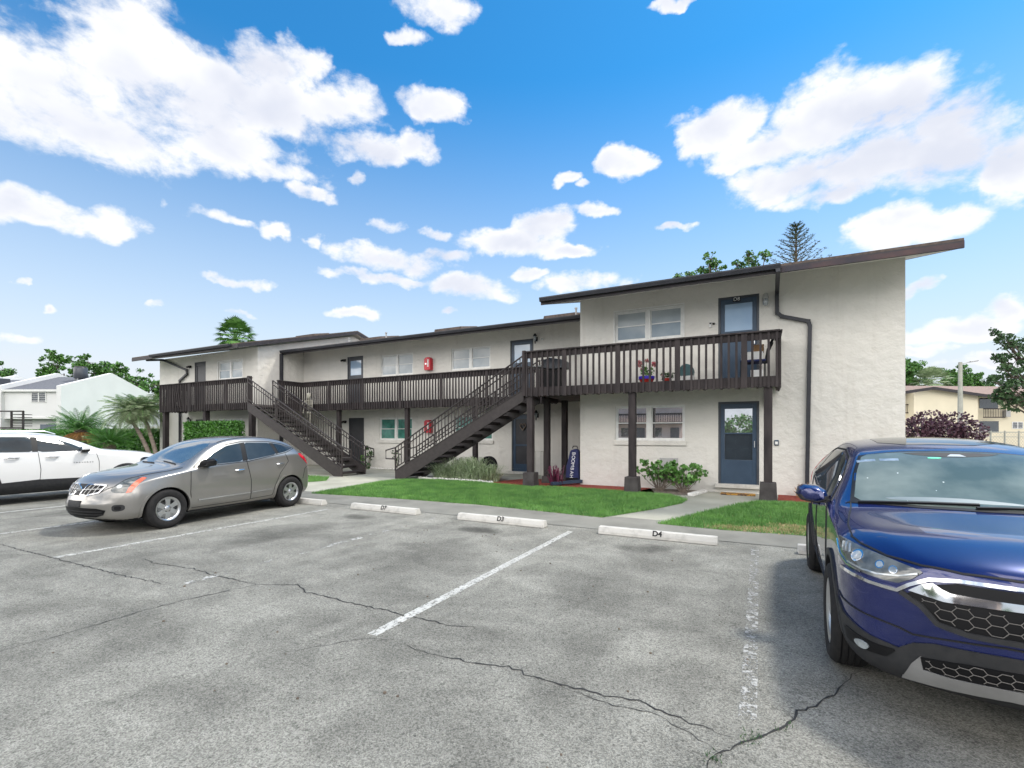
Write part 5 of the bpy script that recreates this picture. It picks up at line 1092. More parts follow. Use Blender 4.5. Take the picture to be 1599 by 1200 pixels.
#CARS#
# ------------------------------------------------------------------ vehicles
def car_body(stations, root, paint, axles, wr, half, nose_cols=7):
    """lofted body: ring of 13 half points per station, capped ends, subdivided, wheel wells cut"""
    def half_pts(s):
        x, zb, wb, zs, ws, zsh, wsh, ze, wt_, zt, c = s
        P = [(0, zb), (wb*.34, zb), (wb*.68, zb), (wb, zb), (ws*.975, zb+.42*(zs-zb)), (ws, zs), (ws*.995, zs+.5*(zsh-zs)), (wsh+.012, zsh-.03), ((wsh*.52+wt_*.48)+.012, zsh+.5*(ze-zsh)), (wt_, ze), (wt_*.72, ze+.62*(zt-ze)), (wt_*.38, ze+.92*(zt-ze)), (0, zt)]
        return P
    V = []; F = []; R = []; nh = 13; n = 24
    for s in stations:
        P = half_pts(s); full = P+[(-a, b) for a, b in P[-2:0:-1]]; idx = []
        for a, b in full:
            x = s[0]-s[10]*(abs(a)/s[4])**2.4; idx.append(len(V)); V.append((x, a, b))
        R.append(idx)
    for i in range(len(R)-1):
        for k in range(n): F.append((R[i][k], R[i+1][k], R[i+1][(k+1) % n], R[i][(k+1) % n]))
    def cap(ring, s, sgn):
        rows = []; cols = 7; left = ring[3:10]; right = [ring[24-k] for k in range(3, 10)]
        bot = [ring[3], ring[2], ring[1], ring[0], ring[23], ring[22], ring[21]]; top = [ring[9], ring[10], ring[11], ring[12], ring[13], ring[14], ring[15]]
        grid = [bot]
        for r in range(1, 6):
            row = [left[r]]
            for c in range(1, 6):
                t = c/6; a = Vector(V[left[r]]); b = Vector(V[right[r]]); f = r/6
                p = a.lerp(b, t); zb_ = V[bot[c]][2]*(1-f)+V[top[c]][2]*f; yy = p.y; zz = p.z*.6+zb_*.4
                xx = s[0]-s[10]*(abs(yy)/s[4])**2.4+sgn*.05*math.sin(PI*f); row.append(len(V)); V.append((xx, yy, zz))
            row.append(right[r]); grid.append(row)
        grid.append(top)
        for i in range(6):
            for j in range(6): q = (grid[i][j], grid[i][j+1], grid[i+1][j+1], grid[i+1][j]); F.append(q)
    cap(R[0], stations[0], 1); cap(R[-1], stations[-1], -1)
    me = bpy.data.meshes.new('body'); me.from_pydata(V, [], F); b = bmesh.new(); b.from_mesh(me); bmesh.ops.recalc_face_normals(b, faces=b.faces); b.to_mesh(me); b.free()
    cr = me.attributes.new('crease_edge', 'FLOAT', 'EDGE'); vv = {}
    for i in range(len(R)):
        for k in (7, 17): vv[R[i][k]] = (k, i, .55)
        for k in (9, 15): vv[R[i][k]] = (k, i, .35)
        for k in (4, 20): vv[R[i][k]] = (k, i, .35)
    for e_ in me.edges:
        a, b_ = e_.vertices
        if a in vv and b_ in vv and vv[a][0] == vv[b_][0] and abs(vv[a][1]-vv[b_][1]) == 1: cr.data[e_.index].value = vv[a][2]
    o = bpy.data.objects.new('body', me); COL.objects.link(o); ss = o.modifiers.new('s', 'SUBSURF'); ss.levels = 3; ss.render_levels = 3
    def bake():
        dg = bpy.context.evaluated_depsgraph_get(); dg.update(); m2 = bpy.data.meshes.new_from_object(o.evaluated_get(dg)); o.modifiers.clear(); o.data = m2; return m2
    m2 = bake(); bb = bmesh.new(); bb.from_mesh(m2); bvh = BVHTree.FromBMesh(bb); bb.free()
    cm = MB(); R_ = wr+.055
    for ax in axles:
        for s in (-1, 1):
            y0, y1 = sorted((s*(half-.34), s*(half+.3))); cm.lathe([(0, y0), (R_, y0), (R_, y1), (0, y1)], (ax, 0, wr-.01), 'y', 48)
    co = cm.build('cut', paint); md = o.modifiers.new('b', 'BOOLEAN'); md.object = co; md.operation = 'DIFFERENCE'; md.solver = 'EXACT'
    m3 = bake(); bpy.data.objects.remove(co); m3.materials.clear(); m3.materials.append(M[paint]); m3.materials.append(M['black'])
    for p in m3.polygons:
        c = p.center; p.material_index = 0; p.use_smooth = True
        for ax in axles:
            if abs(c.y) > half-.36 and math.hypot(c.x-ax, c.z-wr+.01) < R_+.003: p.material_index = 1
        if p.normal.z < -.75 and c.z < .4: p.material_index = 1
    m3.set_sharp_from_angle(angle=math.radians(32)); o.parent = root; o.name = 'body'
    return o, bvh
class Car:
    def __init__(s, root, bvh): s.r = root; s.bvh = bvh
    def cast(s, p, d):
        h = s.bvh.ray_cast(Vector(p), Vector(d)); return (h[0], h[1]) if h[0] is not None else (None, None)
    def patch(s, name, m, pts, n, off=.004, res=.05, parent=None, mirror=False, skirt=.012, smooth=True, u=None):
        """outline given by points near the surface, laid on the body seen along direction n"""
        outs = []
        for sg in ((1, -1) if mirror else (1,)):
            N_ = Vector((n[0], n[1]*sg, n[2])).normalized(); P3 = [Vector((p[0], p[1]*sg, p[2])) for p in pts]
            U = N_.cross(Vector((0, 0, 1))); U = U.normalized() if U.length > .2 else Vector((0, 1, 0)); W_ = N_.cross(U).normalized()
            C_ = sum(P3, Vector())/len(P3); P2 = [((p-C_).dot(U), (p-C_).dot(W_)) for p in P3]; D2 = []
            for i in range(len(P2)):
                a, b = P2[i], P2[(i+1) % len(P2)]; k = max(1, int(math.dist(a, b)/res))
                for j in range(k): D2.append((a[0]+(b[0]-a[0])*j/k, a[1]+(b[1]-a[1])*j/k))
            nb = len(D2); xs = [p[0] for p in D2]; ys = [p[1] for p in D2]; pv = [Vector(p) for p in D2]
            x = min(xs)+res*.5
            while x < max(xs):
                y = min(ys)+res*.5
                while y < max(ys):
                    if in_poly(x, y, D2) and min((x-q[0])**2+(y-q[1])**2 for q in D2) > (res*.35)**2: pv.append(Vector((x, y)))
                    y += res
                x += res
            vo, eo, fo, *_ = geometry.delaunay_2d_cdt(pv, [(i, (i+1) % nb) for i in range(nb)], [], 1, 1e-5)
            Vv = []; ok = []
            for q in vo:
                o_ = C_+U*q[0]+W_*q[1]; h, nn = s.cast(o_+N_*1.2, -N_)
                if h is None or abs((h-o_).dot(N_)) > .8: Vv.append((0, 0, 0)); ok.append(None)
                else: Vv.append(h+nn*off); ok.append(nn)
            F = [f for f in fo if all(ok[i] is not None for i in f)]
            ec = {}
            for f in F:
                for a, b in zip(f, f[1:]+f[:1] if isinstance(f, list) else tuple(f[1:])+tuple(f[:1])): ec[(a, b)] = ec.get((a, b), 0)+1
            bd = [(a, b) for (a, b) in ec if (b, a) not in ec]; F = [tuple(f) for f in F]; mp_ = {}
            for a, b in bd:
                for q in (a, b):
                    if q not in mp_: mp_[q] = len(Vv); Vv.append(Vector(Vv[q])-ok[q]*(off+skirt))
                F.append((b, a, mp_[a], mp_[b]))
            me = bpy.data.meshes.new(name); me.from_pydata([tuple(v) for v in Vv], [], F); me.materials.append(M[m]); bm_ = bmesh.new(); bm_.from_mesh(me); bmesh.ops.delete(bm_, geom=[v for v in bm_.verts if not v.link_faces], context='VERTS')
            bmesh.ops.recalc_face_normals(bm_, faces=bm_.faces); bm_.to_mesh(me); bm_.free()
            if len(me.polygons):
                big = sum((p.normal.dot(N_))*p.area for p in me.polygons)
                if big < 0: me.flip_normals()
            if smooth:
                for p in me.polygons: p.use_smooth = True
                me.set_sharp_from_angle(angle=math.radians(45))
            o = bpy.data.objects.new(name, me); COL.objects.link(o); o.parent = parent or s.r; outs.append(o)
        return outs
    def strip(s, name, m, pts, n, w=.009, off=.003, mirror=False, parent=None, thick=.003, closed=False):
        for sg in ((1, -1) if mirror else (1,)):
            N_ = Vector((n[0], n[1]*sg, n[2])).normalized(); P = [Vector((p[0], p[1]*sg, p[2])) for p in pts]; Q = []
            if closed: P.append(P[0])
            for a, b in zip(P[:-1], P[1:]):
                k = max(1, int((a-b).length/.03))
                for j in range(k): Q.append(a.lerp(b, j/k))
            Q.append(P[-1]); H_ = []
            for q in Q:
                h, nn = s.cast(q+N_*1.2, -N_)
                if h is not None: H_.append((h, nn))
            if len(H_) < 2: continue
            Vv = []; F = []
            for i, (h, nn) in enumerate(H_):
                d = (H_[min(i+1, len(H_)-1)][0]-H_[max(i-1, 0)][0]).normalized(); sd = d.cross(nn).normalized()*w/2; t = nn*(off+thick)
                Vv += [h-sd-nn*.004, h-sd*.8+t, h+sd*.8+t, h+sd-nn*.004]
                if i: k = 4*i; F += [(k-4, k-3, k+1, k), (k-3, k-2, k+2, k+1), (k-2, k-1, k+3, k+2)]
            m_ = MB(); m_.v = [tuple(v) for v in Vv]; m_.f = F; m_.build(name, m, parent or s.r, smooth=w > .02)
def sm(P, k=4, closed=True):
    """round an outline by Chaikin cutting"""
    for _ in range(k-2):
        Q = []; n = len(P)
        for i in range(n if closed else n-1):
            a, b = P[i], P[(i+1) % n]; Q += [tuple(a[j]*.78+b[j]*.22 for j in range(len(a))), tuple(a[j]*.22+b[j]*.78 for j in range(len(a)))]
        P = Q if closed else [P[0]]+Q+[P[-1]]
    return P
def rc(P, r=.07):
    Q = []; n = len(P)
    for i in range(n):
        a, b = P[i], P[(i+1) % n]; Q += [tuple(a[j]*(1-r)+b[j]*r for j in range(3)), tuple(a[j]*r+b[j]*(1-r) for j in range(3))]
    return Q
def wheel(root, x, y, wr, tw, rr, style, s, steer=0):
    """s=+1 outward towards +y"""
    t = bpy.data.objects.new('wheel', None); COL.objects.link(t); t.parent = root; t.location = (x, y, wr); t.rotation_euler = (0, 0, (0 if s > 0 else PI)+steer)
    h = tw/2; prof = [(rr-.01, -h+.02), (rr+.01, -h), (wr-.05, -h-.008), (wr-.02, -h+.01), (wr-.004, -h+.035), (wr, -h+.07), (wr, h-.07), (wr-.004, h-.035), (wr-.02, h-.01), (wr-.05, h+.008), (rr+.01, h), (rr-.01, h-.02), (rr-.012, -h+.02)]
    ti = MB(); ti.lathe(prof, (0, 0, 0), 'y', 56)
    me = ti.build('tyre', 'rubber', None, smooth=True); me.parent = t
    g_ = MB()
    for yy in (-.06, -.02, .02, .06): g_.lathe([(wr+.0006, yy-.004), (wr+.0012, yy), (wr+.0006, yy+.004)], (0, 0, 0), 'y', 56)
    g_.build('groove', 'black', None).parent = me
    b = MB(); b.lathe([(0, h-.11), (rr*.9, h-.11), (rr-.012, h-.03)], (0, 0, 0), 'y', 40); b.build('brake', 'black', None).parent = t
    r = MB(); r.lathe([(rr-.035, h-.03), (rr-.02, h-.012), (rr, h-.006), (rr+.004, h-.02), (rr-.006, h-.10), (rr-.03, h-.10)], (0, 0, 0), 'y', 56)
    n, ws, wo = {'cap': (6, .060, .052), 'alloy5': (5, .055, .030), 'alloy': (7, .030, .024)}[style]
    for i in range(n):
        a = 2*PI*i/n+PI/2; c, s_ = math.cos(a), math.sin(a)
        def P(rad, tt, yy): return (c*rad-s_*tt, yy, s_*rad+c*tt)
        r0, r1 = .045, rr-.018; y0, y1 = h-.035, h-.018
        V = [P(r0, -ws*.72, y0+.006), P(r0, ws*.72, y0+.006), P(r1, wo, y1-.006), P(r1, -wo, y1-.006)]; V2 = [(p[0], p[1]-.03, p[2]) for p in V]; mid = [P((r0+r1)/2, -ws*.62, y0+.012), P((r0+r1)/2, ws*.62, y0+.012)]; mid2 = [(p[0], p[1]-.03, p[2]) for p in mid]
        r.add(V+V2+mid+mid2, [(0, 1, 9, 8), (8, 9, 2, 3), (0, 8, 10, 4), (8, 3, 7, 10), (1, 5, 11, 9), (9, 11, 6, 2)])
    r.lathe([(0, h-.012), (.03, h-.012), (.042, h-.018), (.065, h-.032), (.07, h-.06)], (0, 0, 0), 'y', 24)
    o = r.build('rim', 'silver', None, smooth=True, fix=True); o.parent = t
    k = MB()
    for i in range(5): a = 2*PI*i/5+.3; k.lathe([(0, h-.020), (.008, h-.022), (.009, h-.035)], (.052*math.cos(a), 0, .052*math.sin(a)), 'y', 8)
    k.build('lug_nut', 'black', None).parent = o
    return t
def arch_trim(C, ax, wr, half, m, w, off=.010, a0=-12, a1=192):
    """band round each wheel opening"""
    ro, ri = wr+.055+w, wr+.052; z = wr-.01
    P = [(ax+ro*math.cos(math.radians(a)), half, z+ro*math.sin(math.radians(a))) for a in range(a0, a1+1, 8)]+[(ax+ri*math.cos(math.radians(a)), half, z+ri*math.sin(math.radians(a))) for a in range(a1, a0-1, -8)]
    C.patch('arch_trim', m, P, (0, 1, 0), off=off, res=.04, mirror=True, skirt=.03)
def mirror_part(root, x, y, z, s, paint, L=.20):
    O_ = [(.0,-.035),(.02,.045),(.09,.085),(.19,.088),(.235,.06),(.245,.0),(.21,-.045),(.08,-.068)]
    m_ = MB(); n = len(O_); sl = [(-.085, .93), (-.05, 1.0), (.03, .96), (.085, .72), (.10, .4)]
    cy0 = .125; V = []
    for dx, k in sl:
        for a, b in O_: V.append((x+dx-.03*a/.2, y+s*(cy0+(a-cy0)*k-.02), z+b*k))
    F = [(i*n+j, i*n+(j+1) % n, (i+1)*n+(j+1) % n, (i+1)*n+j) for i in range(4) for j in range(n)]+[tuple(range(n)), tuple(4*n+j for j in range(n))]
    m_.add(V, F); o = m_.build('side_mirror', paint, root, smooth=True, bevel=.006)
    m2 = MB(); O2 = [(.0,-.04),(.0,.0),(.12,-.012),(.25,.006),(.212,-.05),(.08,-.074)]; n2_ = 6; V = []
    for dx, k in sl[:4]:
        for a, b in O2: V.append((x+dx*1.02-.03*a/.2, y+s*(cy0+(a-cy0)*k*1.015-.02), z+b*k*1.02))
    m2.add(V, [(i*n2_+j, i*n2_+(j+1) % n2_, (i+1)*n2_+(j+1) % n2_, (i+1)*n2_+j) for i in range(3) for j in range(n2_)]+[tuple(range(n2_)), tuple(3*n2_+j for j in range(n2_))]); m2.build('mirror_base', 'plastic', o, smooth=True)
    MB().prism([(.02,-.03),(.03,.045),(.10,.075),(.19,.078),(.225,.05),(.23,.0),(.2,-.035),(.08,-.052)], lambda a, b, d: (x+d-.03*a/.2, y+s*(a-.02), z+b), -.096, -.087).build('mirror_glass', 'chrome', o)
    MB().bar((x+.05, y-s*.08, z-.045), (x+.02, y+s*.06, z-.04), .07, .035).build('mirror_arm', 'plastic', o)
    return o

# --- silver grey compact SUV ---
hx, hy = -9.54, 6.0
root = thing('parked_car', (-10.34, 5.93, 0), 'grey compact SUV with steel wheel covers parked beside the stairs', 'car', 'cars parked in the lot', rz=-PI/2+math.radians(5.3))
ST = [(2.255,.34,.56,.46,.68,.56,.66,.61,.44,.63,.24),(2.19,.26,.66,.50,.76,.67,.71,.745,.48,.775,.24),(2.09,.22,.74,.53,.83,.77,.75,.855,.53,.885,.22),(1.98,.21,.78,.54,.865,.835,.79,.915,.58,.95,.17),(1.84,.20,.79,.55,.885,.88,.82,.965,.62,1.0,.12),(1.5,.20,.80,.56,.90,.945,.86,1.015,.68,1.05,.05),(1.18,.20,.80,.56,.90,.99,.87,1.05,.71,1.085,.03),
 (.98,.20,.80,.56,.90,1.02,.865,1.085,.72,1.12,.02),(.80,.20,.80,.56,.90,1.04,.86,1.185,.69,1.215,.02),(.50,.20,.80,.56,.90,1.07,.855,1.37,.635,1.41,.01),(.22,.20,.80,.56,.90,1.09,.85,1.50,.60,1.54,0),(-.10,.20,.80,.56,.90,1.11,.85,1.575,.585,1.61,0),(-.55,.20,.80,.56,.90,1.15,.85,1.60,.58,1.64,0),(-1.0,.20,.80,.56,.90,1.19,.85,1.575,.57,1.62,0),
 (-1.4,.20,.80,.56,.90,1.23,.84,1.505,.56,1.55,0),(-1.72,.21,.79,.56,.885,1.23,.815,1.40,.55,1.45,-.04),(-1.95,.25,.77,.58,.85,1.13,.79,1.22,.57,1.27,-.10),(-2.08,.30,.74,.60,.82,.98,.77,1.04,.58,1.08,-.14),(-2.16,.36,.66,.60,.76,.80,.72,.86,.52,.90,-.16)]
body, bvh = car_body(ST, root, 'paint_grey', (1.345, -1.345), .35, .90); C = Car(root, bvh)
for ax in (1.345, -1.345):
    for s in (1, -1): wheel(root, ax, s*.80, .348, .215, .212, 'cap', s)
Y1 = .9
winF = rc([(.72,Y1,1.085),(.42,Y1,1.31),(.08,Y1,1.475),(-.23,Y1,1.525),(-.16,Y1,1.125)]); winR = rc([(-.27,Y1,1.135),(-.34,Y1,1.535),(-.95,Y1,1.515),(-1.0,Y1,1.235)]); winQ = rc([(-1.08,Y1,1.255),(-1.06,Y1,1.505),(-1.30,Y1,1.46),(-1.53,Y1,1.37),(-1.28,Y1,1.29)])
for w_ in (winF, winR, winQ): C.patch('side_window', 'car_glass', w_, (0, 1, .2), off=.006, res=.04, mirror=True)
frame = [(.86,Y1,1.06),(.46,Y1,1.345),(.10,Y1,1.505),(-.25,Y1,1.56),(-.96,Y1,1.55),(-1.32,Y1,1.49),(-1.60,Y1,1.37),(-1.28,Y1,1.265),(-.30,Y1,1.11)]
C.patch('door_pillar', 'black', [(-.16,Y1,1.12),(-.22,Y1,1.53),(-.345,Y1,1.54),(-.275,Y1,1.13)], (0, 1, .2), off=.002, mirror=True); C.patch('door_pillar', 'black', [(-1.0,Y1,1.235),(-.95,Y1,1.52),(-1.06,Y1,1.51),(-1.08,Y1,1.255)], (0, 1, .2), off=.002, mirror=True)
C.strip('window_seal', 'seam', frame, (0, 1, .2), w=.016, mirror=True, closed=True)
C.patch('windshield', 'windshield_grey', sm([(.93,.66,1.12),(.97,.35,1.15),(.98,0,1.16),(.97,-.35,1.15),(.93,-.66,1.12),(.24,-.53,1.52),(.22,0,1.54),(.24,.53,1.52)], 3), (.6, 0, .8), off=.003)
C.patch('rear_window', 'car_glass', sm([(-1.62,.5,1.46),(-1.62,-.5,1.46),(-1.96,-.58,1.2),(-1.96,.58,1.2)], 3), (-.8, 0, .6), off=.003)
C.strip('seam', 'seam', [(.93,Y1,1.0),(.95,Y1,.6),(.91,Y1,.30),(-.32,Y1,.30),(-.32,Y1,.7),(-.24,Y1,1.12)], (0, 1, 0), mirror=True)
C.strip('seam', 'seam', [(-.32,Y1,.31),(-.86,Y1,.33),(-.93,Y1,.55),(-1.06,Y1,.80),(-1.30,Y1,1.05),(-1.24,Y1,1.22)], (0, 1, 0), mirror=True)
C.strip('seam', 'seam', [(1.02,.78,1.2),(1.3,.775,1.2),(1.7,.70,1.2),(2.0,.60,1.1),(2.13,.45,1.1),(2.19,.2,1.1),(2.20,0,1.1),(2.19,-.2,1.1),(2.13,-.45,1.1),(2.0,-.60,1.1),(1.7,-.7,1.2),(1.02,-.78,1.2)], (0, 0, 1), w=.008)
C.strip('seam', 'seam', [(-1.72,Y1,.62),(-1.80,Y1,.85),(-1.9,Y1,.9)], (0, 1, 0), mirror=True)
C.strip('side_molding', 'chrome', [(.80,Y1,.435),(-.30,Y1,.45)], (0, 1, 0), w=.022, mirror=True, thick=.012); C.strip('side_molding', 'chrome', [(-.34,Y1,.45),(-.84,Y1,.465)], (0, 1, 0), w=.022, mirror=True, thick=.012)
for x_ in (-.07, -1.08):
    for s in (1, -1):
        z_ = .935 if x_ > -.5 else 1.0
        h = C.cast((x_, s*2, z_), (0, -s, 0))[0]
        MB().tube([(x_+.10, h.y+s*.002, z_), (x_+.07, h.y+s*.035, z_), (x_-.07, h.y+s*.035, z_+.005), (x_-.10, h.y+s*.002, z_+.005)], [.014, .017, .017, .014], 8).build('door_handle', 'chrome', root, smooth=True)
HLp = [(1.66,.80,.935),(1.74,.74,.945),(1.86,.67,.915),(2.01,.60,.835),(2.07,.57,.755),(2.05,.62,.70),(1.95,.74,.69),(1.88,.80,.715),(1.80,.82,.80)]
hl = C.patch('headlight', 'lens_dark', rc(HLp, .2), (.6, .6, .5), off=.006, mirror=True, res=.04)
for o_, s in zip(hl, (1, -1)):
    C.patch('turn_signal', 'amber', [(1.655,s*.81,.935),(1.70,s*.77,.945),(1.80,s*.765,.87),(1.90,s*.765,.77),(1.935,s*.755,.69),(1.88,s*.80,.70),(1.80,s*.82,.80)], (.6, s*.6, .5), off=.011, parent=o_, res=.04)
    for py_, pz_, px_ in ((.66,.80,1.98),): C.patch('projector', 'lens', [(px_-.03*math.sin(a), s*(py_+.03*math.sin(a)), pz_+.036*math.cos(a)) for a in [j*PI/7 for j in range(14)]], (.7, s*.6, .3), off=.010, res=.03, parent=o_)
C.patch('taillight', 'tail_red', sm([(-1.60,.85,1.20),(-1.76,.80,1.22),(-1.98,.7,1.02),(-2.02,.72,.93),(-1.90,.78,.94)], 3), (-.6, .8, 0), off=.007, mirror=True)
C.patch('grille', 'black', [(2.1,.47,.815),(2.15,.2,.835),(2.15,-.2,.835),(2.1,-.47,.815),(2.15,-.42,.70),(2.2,-.22,.645),(2.2,.22,.645),(2.15,.42,.70)], (1, 0, .2), off=.006, res=.04)
for s in (1, -1):
    for P in ([(2.1,s*.48,.82),(2.15,s*.13,.83),(2.2,s*.08,.66),(2.2,s*.22,.645),(2.15,s*.42,.70),(2.1,s*.48,.82)],): C.strip('grille_frame', 'chrome', P, (1, 0, .2), w=.024, off=.012)
    for k in range(3): C.strip('grille_bar', 'silver_matte', [(2.15,s*(.20+.085*k),.825),(2.2,s*(.15+.09*k),.66+.008*k)], (1, 0, .2), w=.015, off=.010)
    C.strip('grille_bar', 'silver_matte', [(2.2,s*.11,.745),(2.1,s*.44,.755)], (1, 0, .2), w=.016, off=.011)
h = C.cast((4, 0, .745), (-1, 0, 0))[0]
MB().lathe([(.065,-.01),(.082,.005),(.082,.018),(.064,.018),(.06,.005)], (h.x+.012, 0, .745), 'x', 28).box(h.x+.016, h.x+.030, -.095, .095, .730, .760).build('emblem', 'chrome', root, smooth=False)
C.patch('lower_grille', 'black', sm([(2.2,.56,.44),(2.2,0,.47),(2.2,-.56,.44),(2.2,-.48,.30),(2.2,0,.29),(2.2,.48,.30)], 3), (1, 0, 0), off=.006)
for z_ in (.34, .39): C.strip('grille_bar', 'plastic', [(2.2,.5,z_),(2.2,0,z_+.01),(2.2,-.5,z_)], (1, 0, 0), w=.014, off=.010)
C.patch('number_plate_mount', 'plastic', [(2.2,.17,.57),(2.2,-.17,.57),(2.2,-.17,.47),(2.2,.17,.47)], (1, 0, 0), off=.014)
C.patch('fog_recess', 'plastic', sm([(2.05,.60,.50),(1.93,.74,.50),(1.93,.74,.40),(2.05,.60,.38)], 4), (.8, .6, 0), off=.005, mirror=True); C.patch('fog_recess', 'black', sm([(2.03,.63,.475),(1.96,.70,.475),(1.96,.70,.415),(2.03,.63,.41)], 4), (.8, .6, 0), off=.009, mirror=True)
C.strip('sill_trim', 'plastic', [(.93,.89,.235),(-.90,.89,.235)], (0, 1, 0), w=.05, mirror=True)
arch_trim(C, 1.345, .345, .9, 'paint_grey', .035, off=.012); arch_trim(C, -1.345, .345, .9, 'paint_grey', .035, off=.012)
for s in (1, -1): mirror_part(root, .66, s*.82, 1.115, s, 'black')
C.strip('wiper', 'black', [(1.0,.55,1.3),(.93,.1,1.3)], (0, 0, 1), w=.02, off=.012); C.strip('wiper', 'black', [(1.02,-.05,1.3),(.95,-.5,1.3)], (0, 0, 1), w=.02, off=.012)
C.strip('roof_seam', 'seam', [(.2,.56,2),(-1.4,.52,2)], (0, 0, 1), w=.014, mirror=True)

# --- white large SUV ---
root = thing('parked_car', (-16.58, 5.35, 0), 'white three row SUV with black lower cladding at the left edge', 'car', 'cars parked in the lot', rz=PI/2)
ST = [(2.52,.40,.6,.60,.76,.80,.70,.96,.5,1.0,.20),(2.42,.30,.78,.62,.88,.90,.80,1.03,.58,1.07,.22),(2.2,.24,.86,.63,.95,1.0,.87,1.10,.66,1.14,.16),(1.85,.22,.88,.64,.985,1.08,.92,1.15,.74,1.19,.06),(1.4,.22,.88,.64,.99,1.12,.94,1.19,.78,1.23,.03),(1.05,.22,.88,.64,.99,1.15,.95,1.22,.80,1.27,.03),(.85,.22,.88,.64,.99,1.17,.945,1.28,.78,1.33,.02),(.45,.22,.88,.64,.99,1.20,.94,1.49,.71,1.54,.01),
 (.05,.22,.88,.64,.99,1.22,.94,1.63,.68,1.68,0),(-.5,.22,.88,.64,.99,1.235,.94,1.685,.67,1.74,0),(-1.2,.22,.88,.64,.99,1.24,.94,1.69,.66,1.75,0),(-1.9,.23,.87,.64,.98,1.25,.93,1.64,.65,1.70,0),(-2.3,.25,.86,.64,.96,1.24,.90,1.54,.64,1.60,-.04),(-2.52,.30,.84,.64,.92,1.1,.86,1.2,.66,1.26,-.10),(-2.62,.36,.76,.64,.86,.9,.8,.98,.6,1.02,-.12)]
body, bvh = car_body(ST, root, 'paint_white', (1.42, -1.50), .38, .99); C = Car(root, bvh)
for ax in (1.42, -1.50):
    for s in (1, -1): wheel(root, ax, s*.885, .378, .235, .235, 'alloy5', s)
Y1 = .98
for w_ in ([(.60,Y1,1.235),(.28,Y1,1.44),(.0,Y1,1.575),(-.36,Y1,1.63),(-.40,Y1,1.235)], [(-.50,Y1,1.24),(-.48,Y1,1.64),(-1.22,Y1,1.645),(-1.18,Y1,1.25)], [(-1.26,Y1,1.255),(-1.30,Y1,1.64),(-1.95,Y1,1.60),(-2.1,Y1,1.42),(-1.75,Y1,1.27)]):
    C.patch('side_window', 'car_glass', rc(w_, .08), (0, 1, .2), off=.012, res=.035, skirt=.02, mirror=True)
C.patch('door_pillar', 'black', [(-.40,Y1,1.24),(-.36,Y1,1.63),(-.48,Y1,1.64),(-.50,Y1,1.24)], (0, 1, .2), off=.011, res=.035, skirt=.02, mirror=True)
C.strip('window_trim', 'silver', [(.66,Y1,1.215),(-.4,Y1,1.225),(-1.75,Y1,1.25)], (0, 1, 0), w=.018, mirror=True)
C.patch('windshield', 'windshield_grey', sm([(.84,.72,1.33),(.90,.3,1.33),(.90,-.3,1.33),(.84,-.72,1.33),(.10,-.60,1.68),(.06,0,1.68),(.10,.60,1.68)], 3), (.6, 0, .8), off=.003)
C.patch('rear_window', 'car_glass', sm([(-2.32,.58,1.5),(-2.32,-.58,1.5),(-2.5,-.64,1.22),(-2.5,.64,1.22)], 3), (-.85, 0, .5), off=.003)
C.strip('seam', 'seam', [(.74,Y1,1.2),(.80,Y1,.95),(.80,Y1,.40),(-.38,Y1,.40),(-.36,Y1,.8),(-.40,Y1,1.22)], (0, 1, 0), mirror=True)
C.strip('seam', 'seam', [(-.38,Y1,.40),(-1.02,Y1,.44),(-1.10,Y1,.75),(-1.28,Y1,1.0),(-1.25,Y1,1.24)], (0, 1, 0), mirror=True)
C.patch('cladding', 'plastic', [(1.0,Y1,.53),(-.4,Y1,.56),(-1.05,Y1,.52),(-1.05,Y1,.26),(1.0,Y1,.26)], (0, 1, 0), off=.014, mirror=True, res=.07)
arch_trim(C, 1.42, .378, .98, 'plastic', .055, off=.016); arch_trim(C, -1.50, .378, .98, 'plastic', .055, off=.016)
for x_ in (-.14, -.86):
    for s in (1, -1):
        h = C.cast((x_, s*2, 1.10), (0, -s, 0))[0]; MB().tube([(x_+.12, h.y, 1.10), (x_+.08, h.y+s*.038, 1.10), (x_-.08, h.y+s*.038, 1.105), (x_-.12, h.y, 1.105)], [.015, .019, .019, .015], 8).build('door_handle', 'chrome', root, smooth=True)
for s in (1, -1): mirror_part(root, .52, s*.90, 1.26, s, 'paint_white')
C.patch('headlight', 'lens', sm([(1.95,.90,1.0),(2.2,.80,1.02),(2.42,.66,.96),(2.38,.70,.88),(2.15,.84,.9)], 3), (.6, .7, .3), off=.006, mirror=True)
C.patch('taillight', 'tail_red', sm([(-2.2,.93,1.2),(-2.42,.85,1.2),(-2.55,.8,.98),(-2.42,.86,.95)], 3), (-.6, .8, 0), off=.006, mirror=True)
C.patch('grille', 'black', [(2.5,.5,.92),(2.5,-.5,.92),(2.5,-.42,.62),(2.5,.42,.62)], (1, 0, 0), off=.006)
for i, ch in enumerate('TRAVERSE'):
    h = C.cast((.28+.055*i, -2, .93), (0, 1, 0))[0]; text_mesh(ch, .045, 'badge_letter', 'plastic', root, (.28+.055*i, h.y-.003, .93), (PI/2, 0, 0), .002)
for s in (1, -1): MB().tube([(.0, s*.70, 1.66), (-.2, s*.70, 1.735), (-1.7, s*.68, 1.735), (-2.0, s*.68, 1.66)], .018, 6).build('roof_rail', 'silver', root)
C.strip('wiper', 'black', [(.90,.55,1.6),(.83,.1,1.6)], (0, 0, 1), w=.02, off=.012)

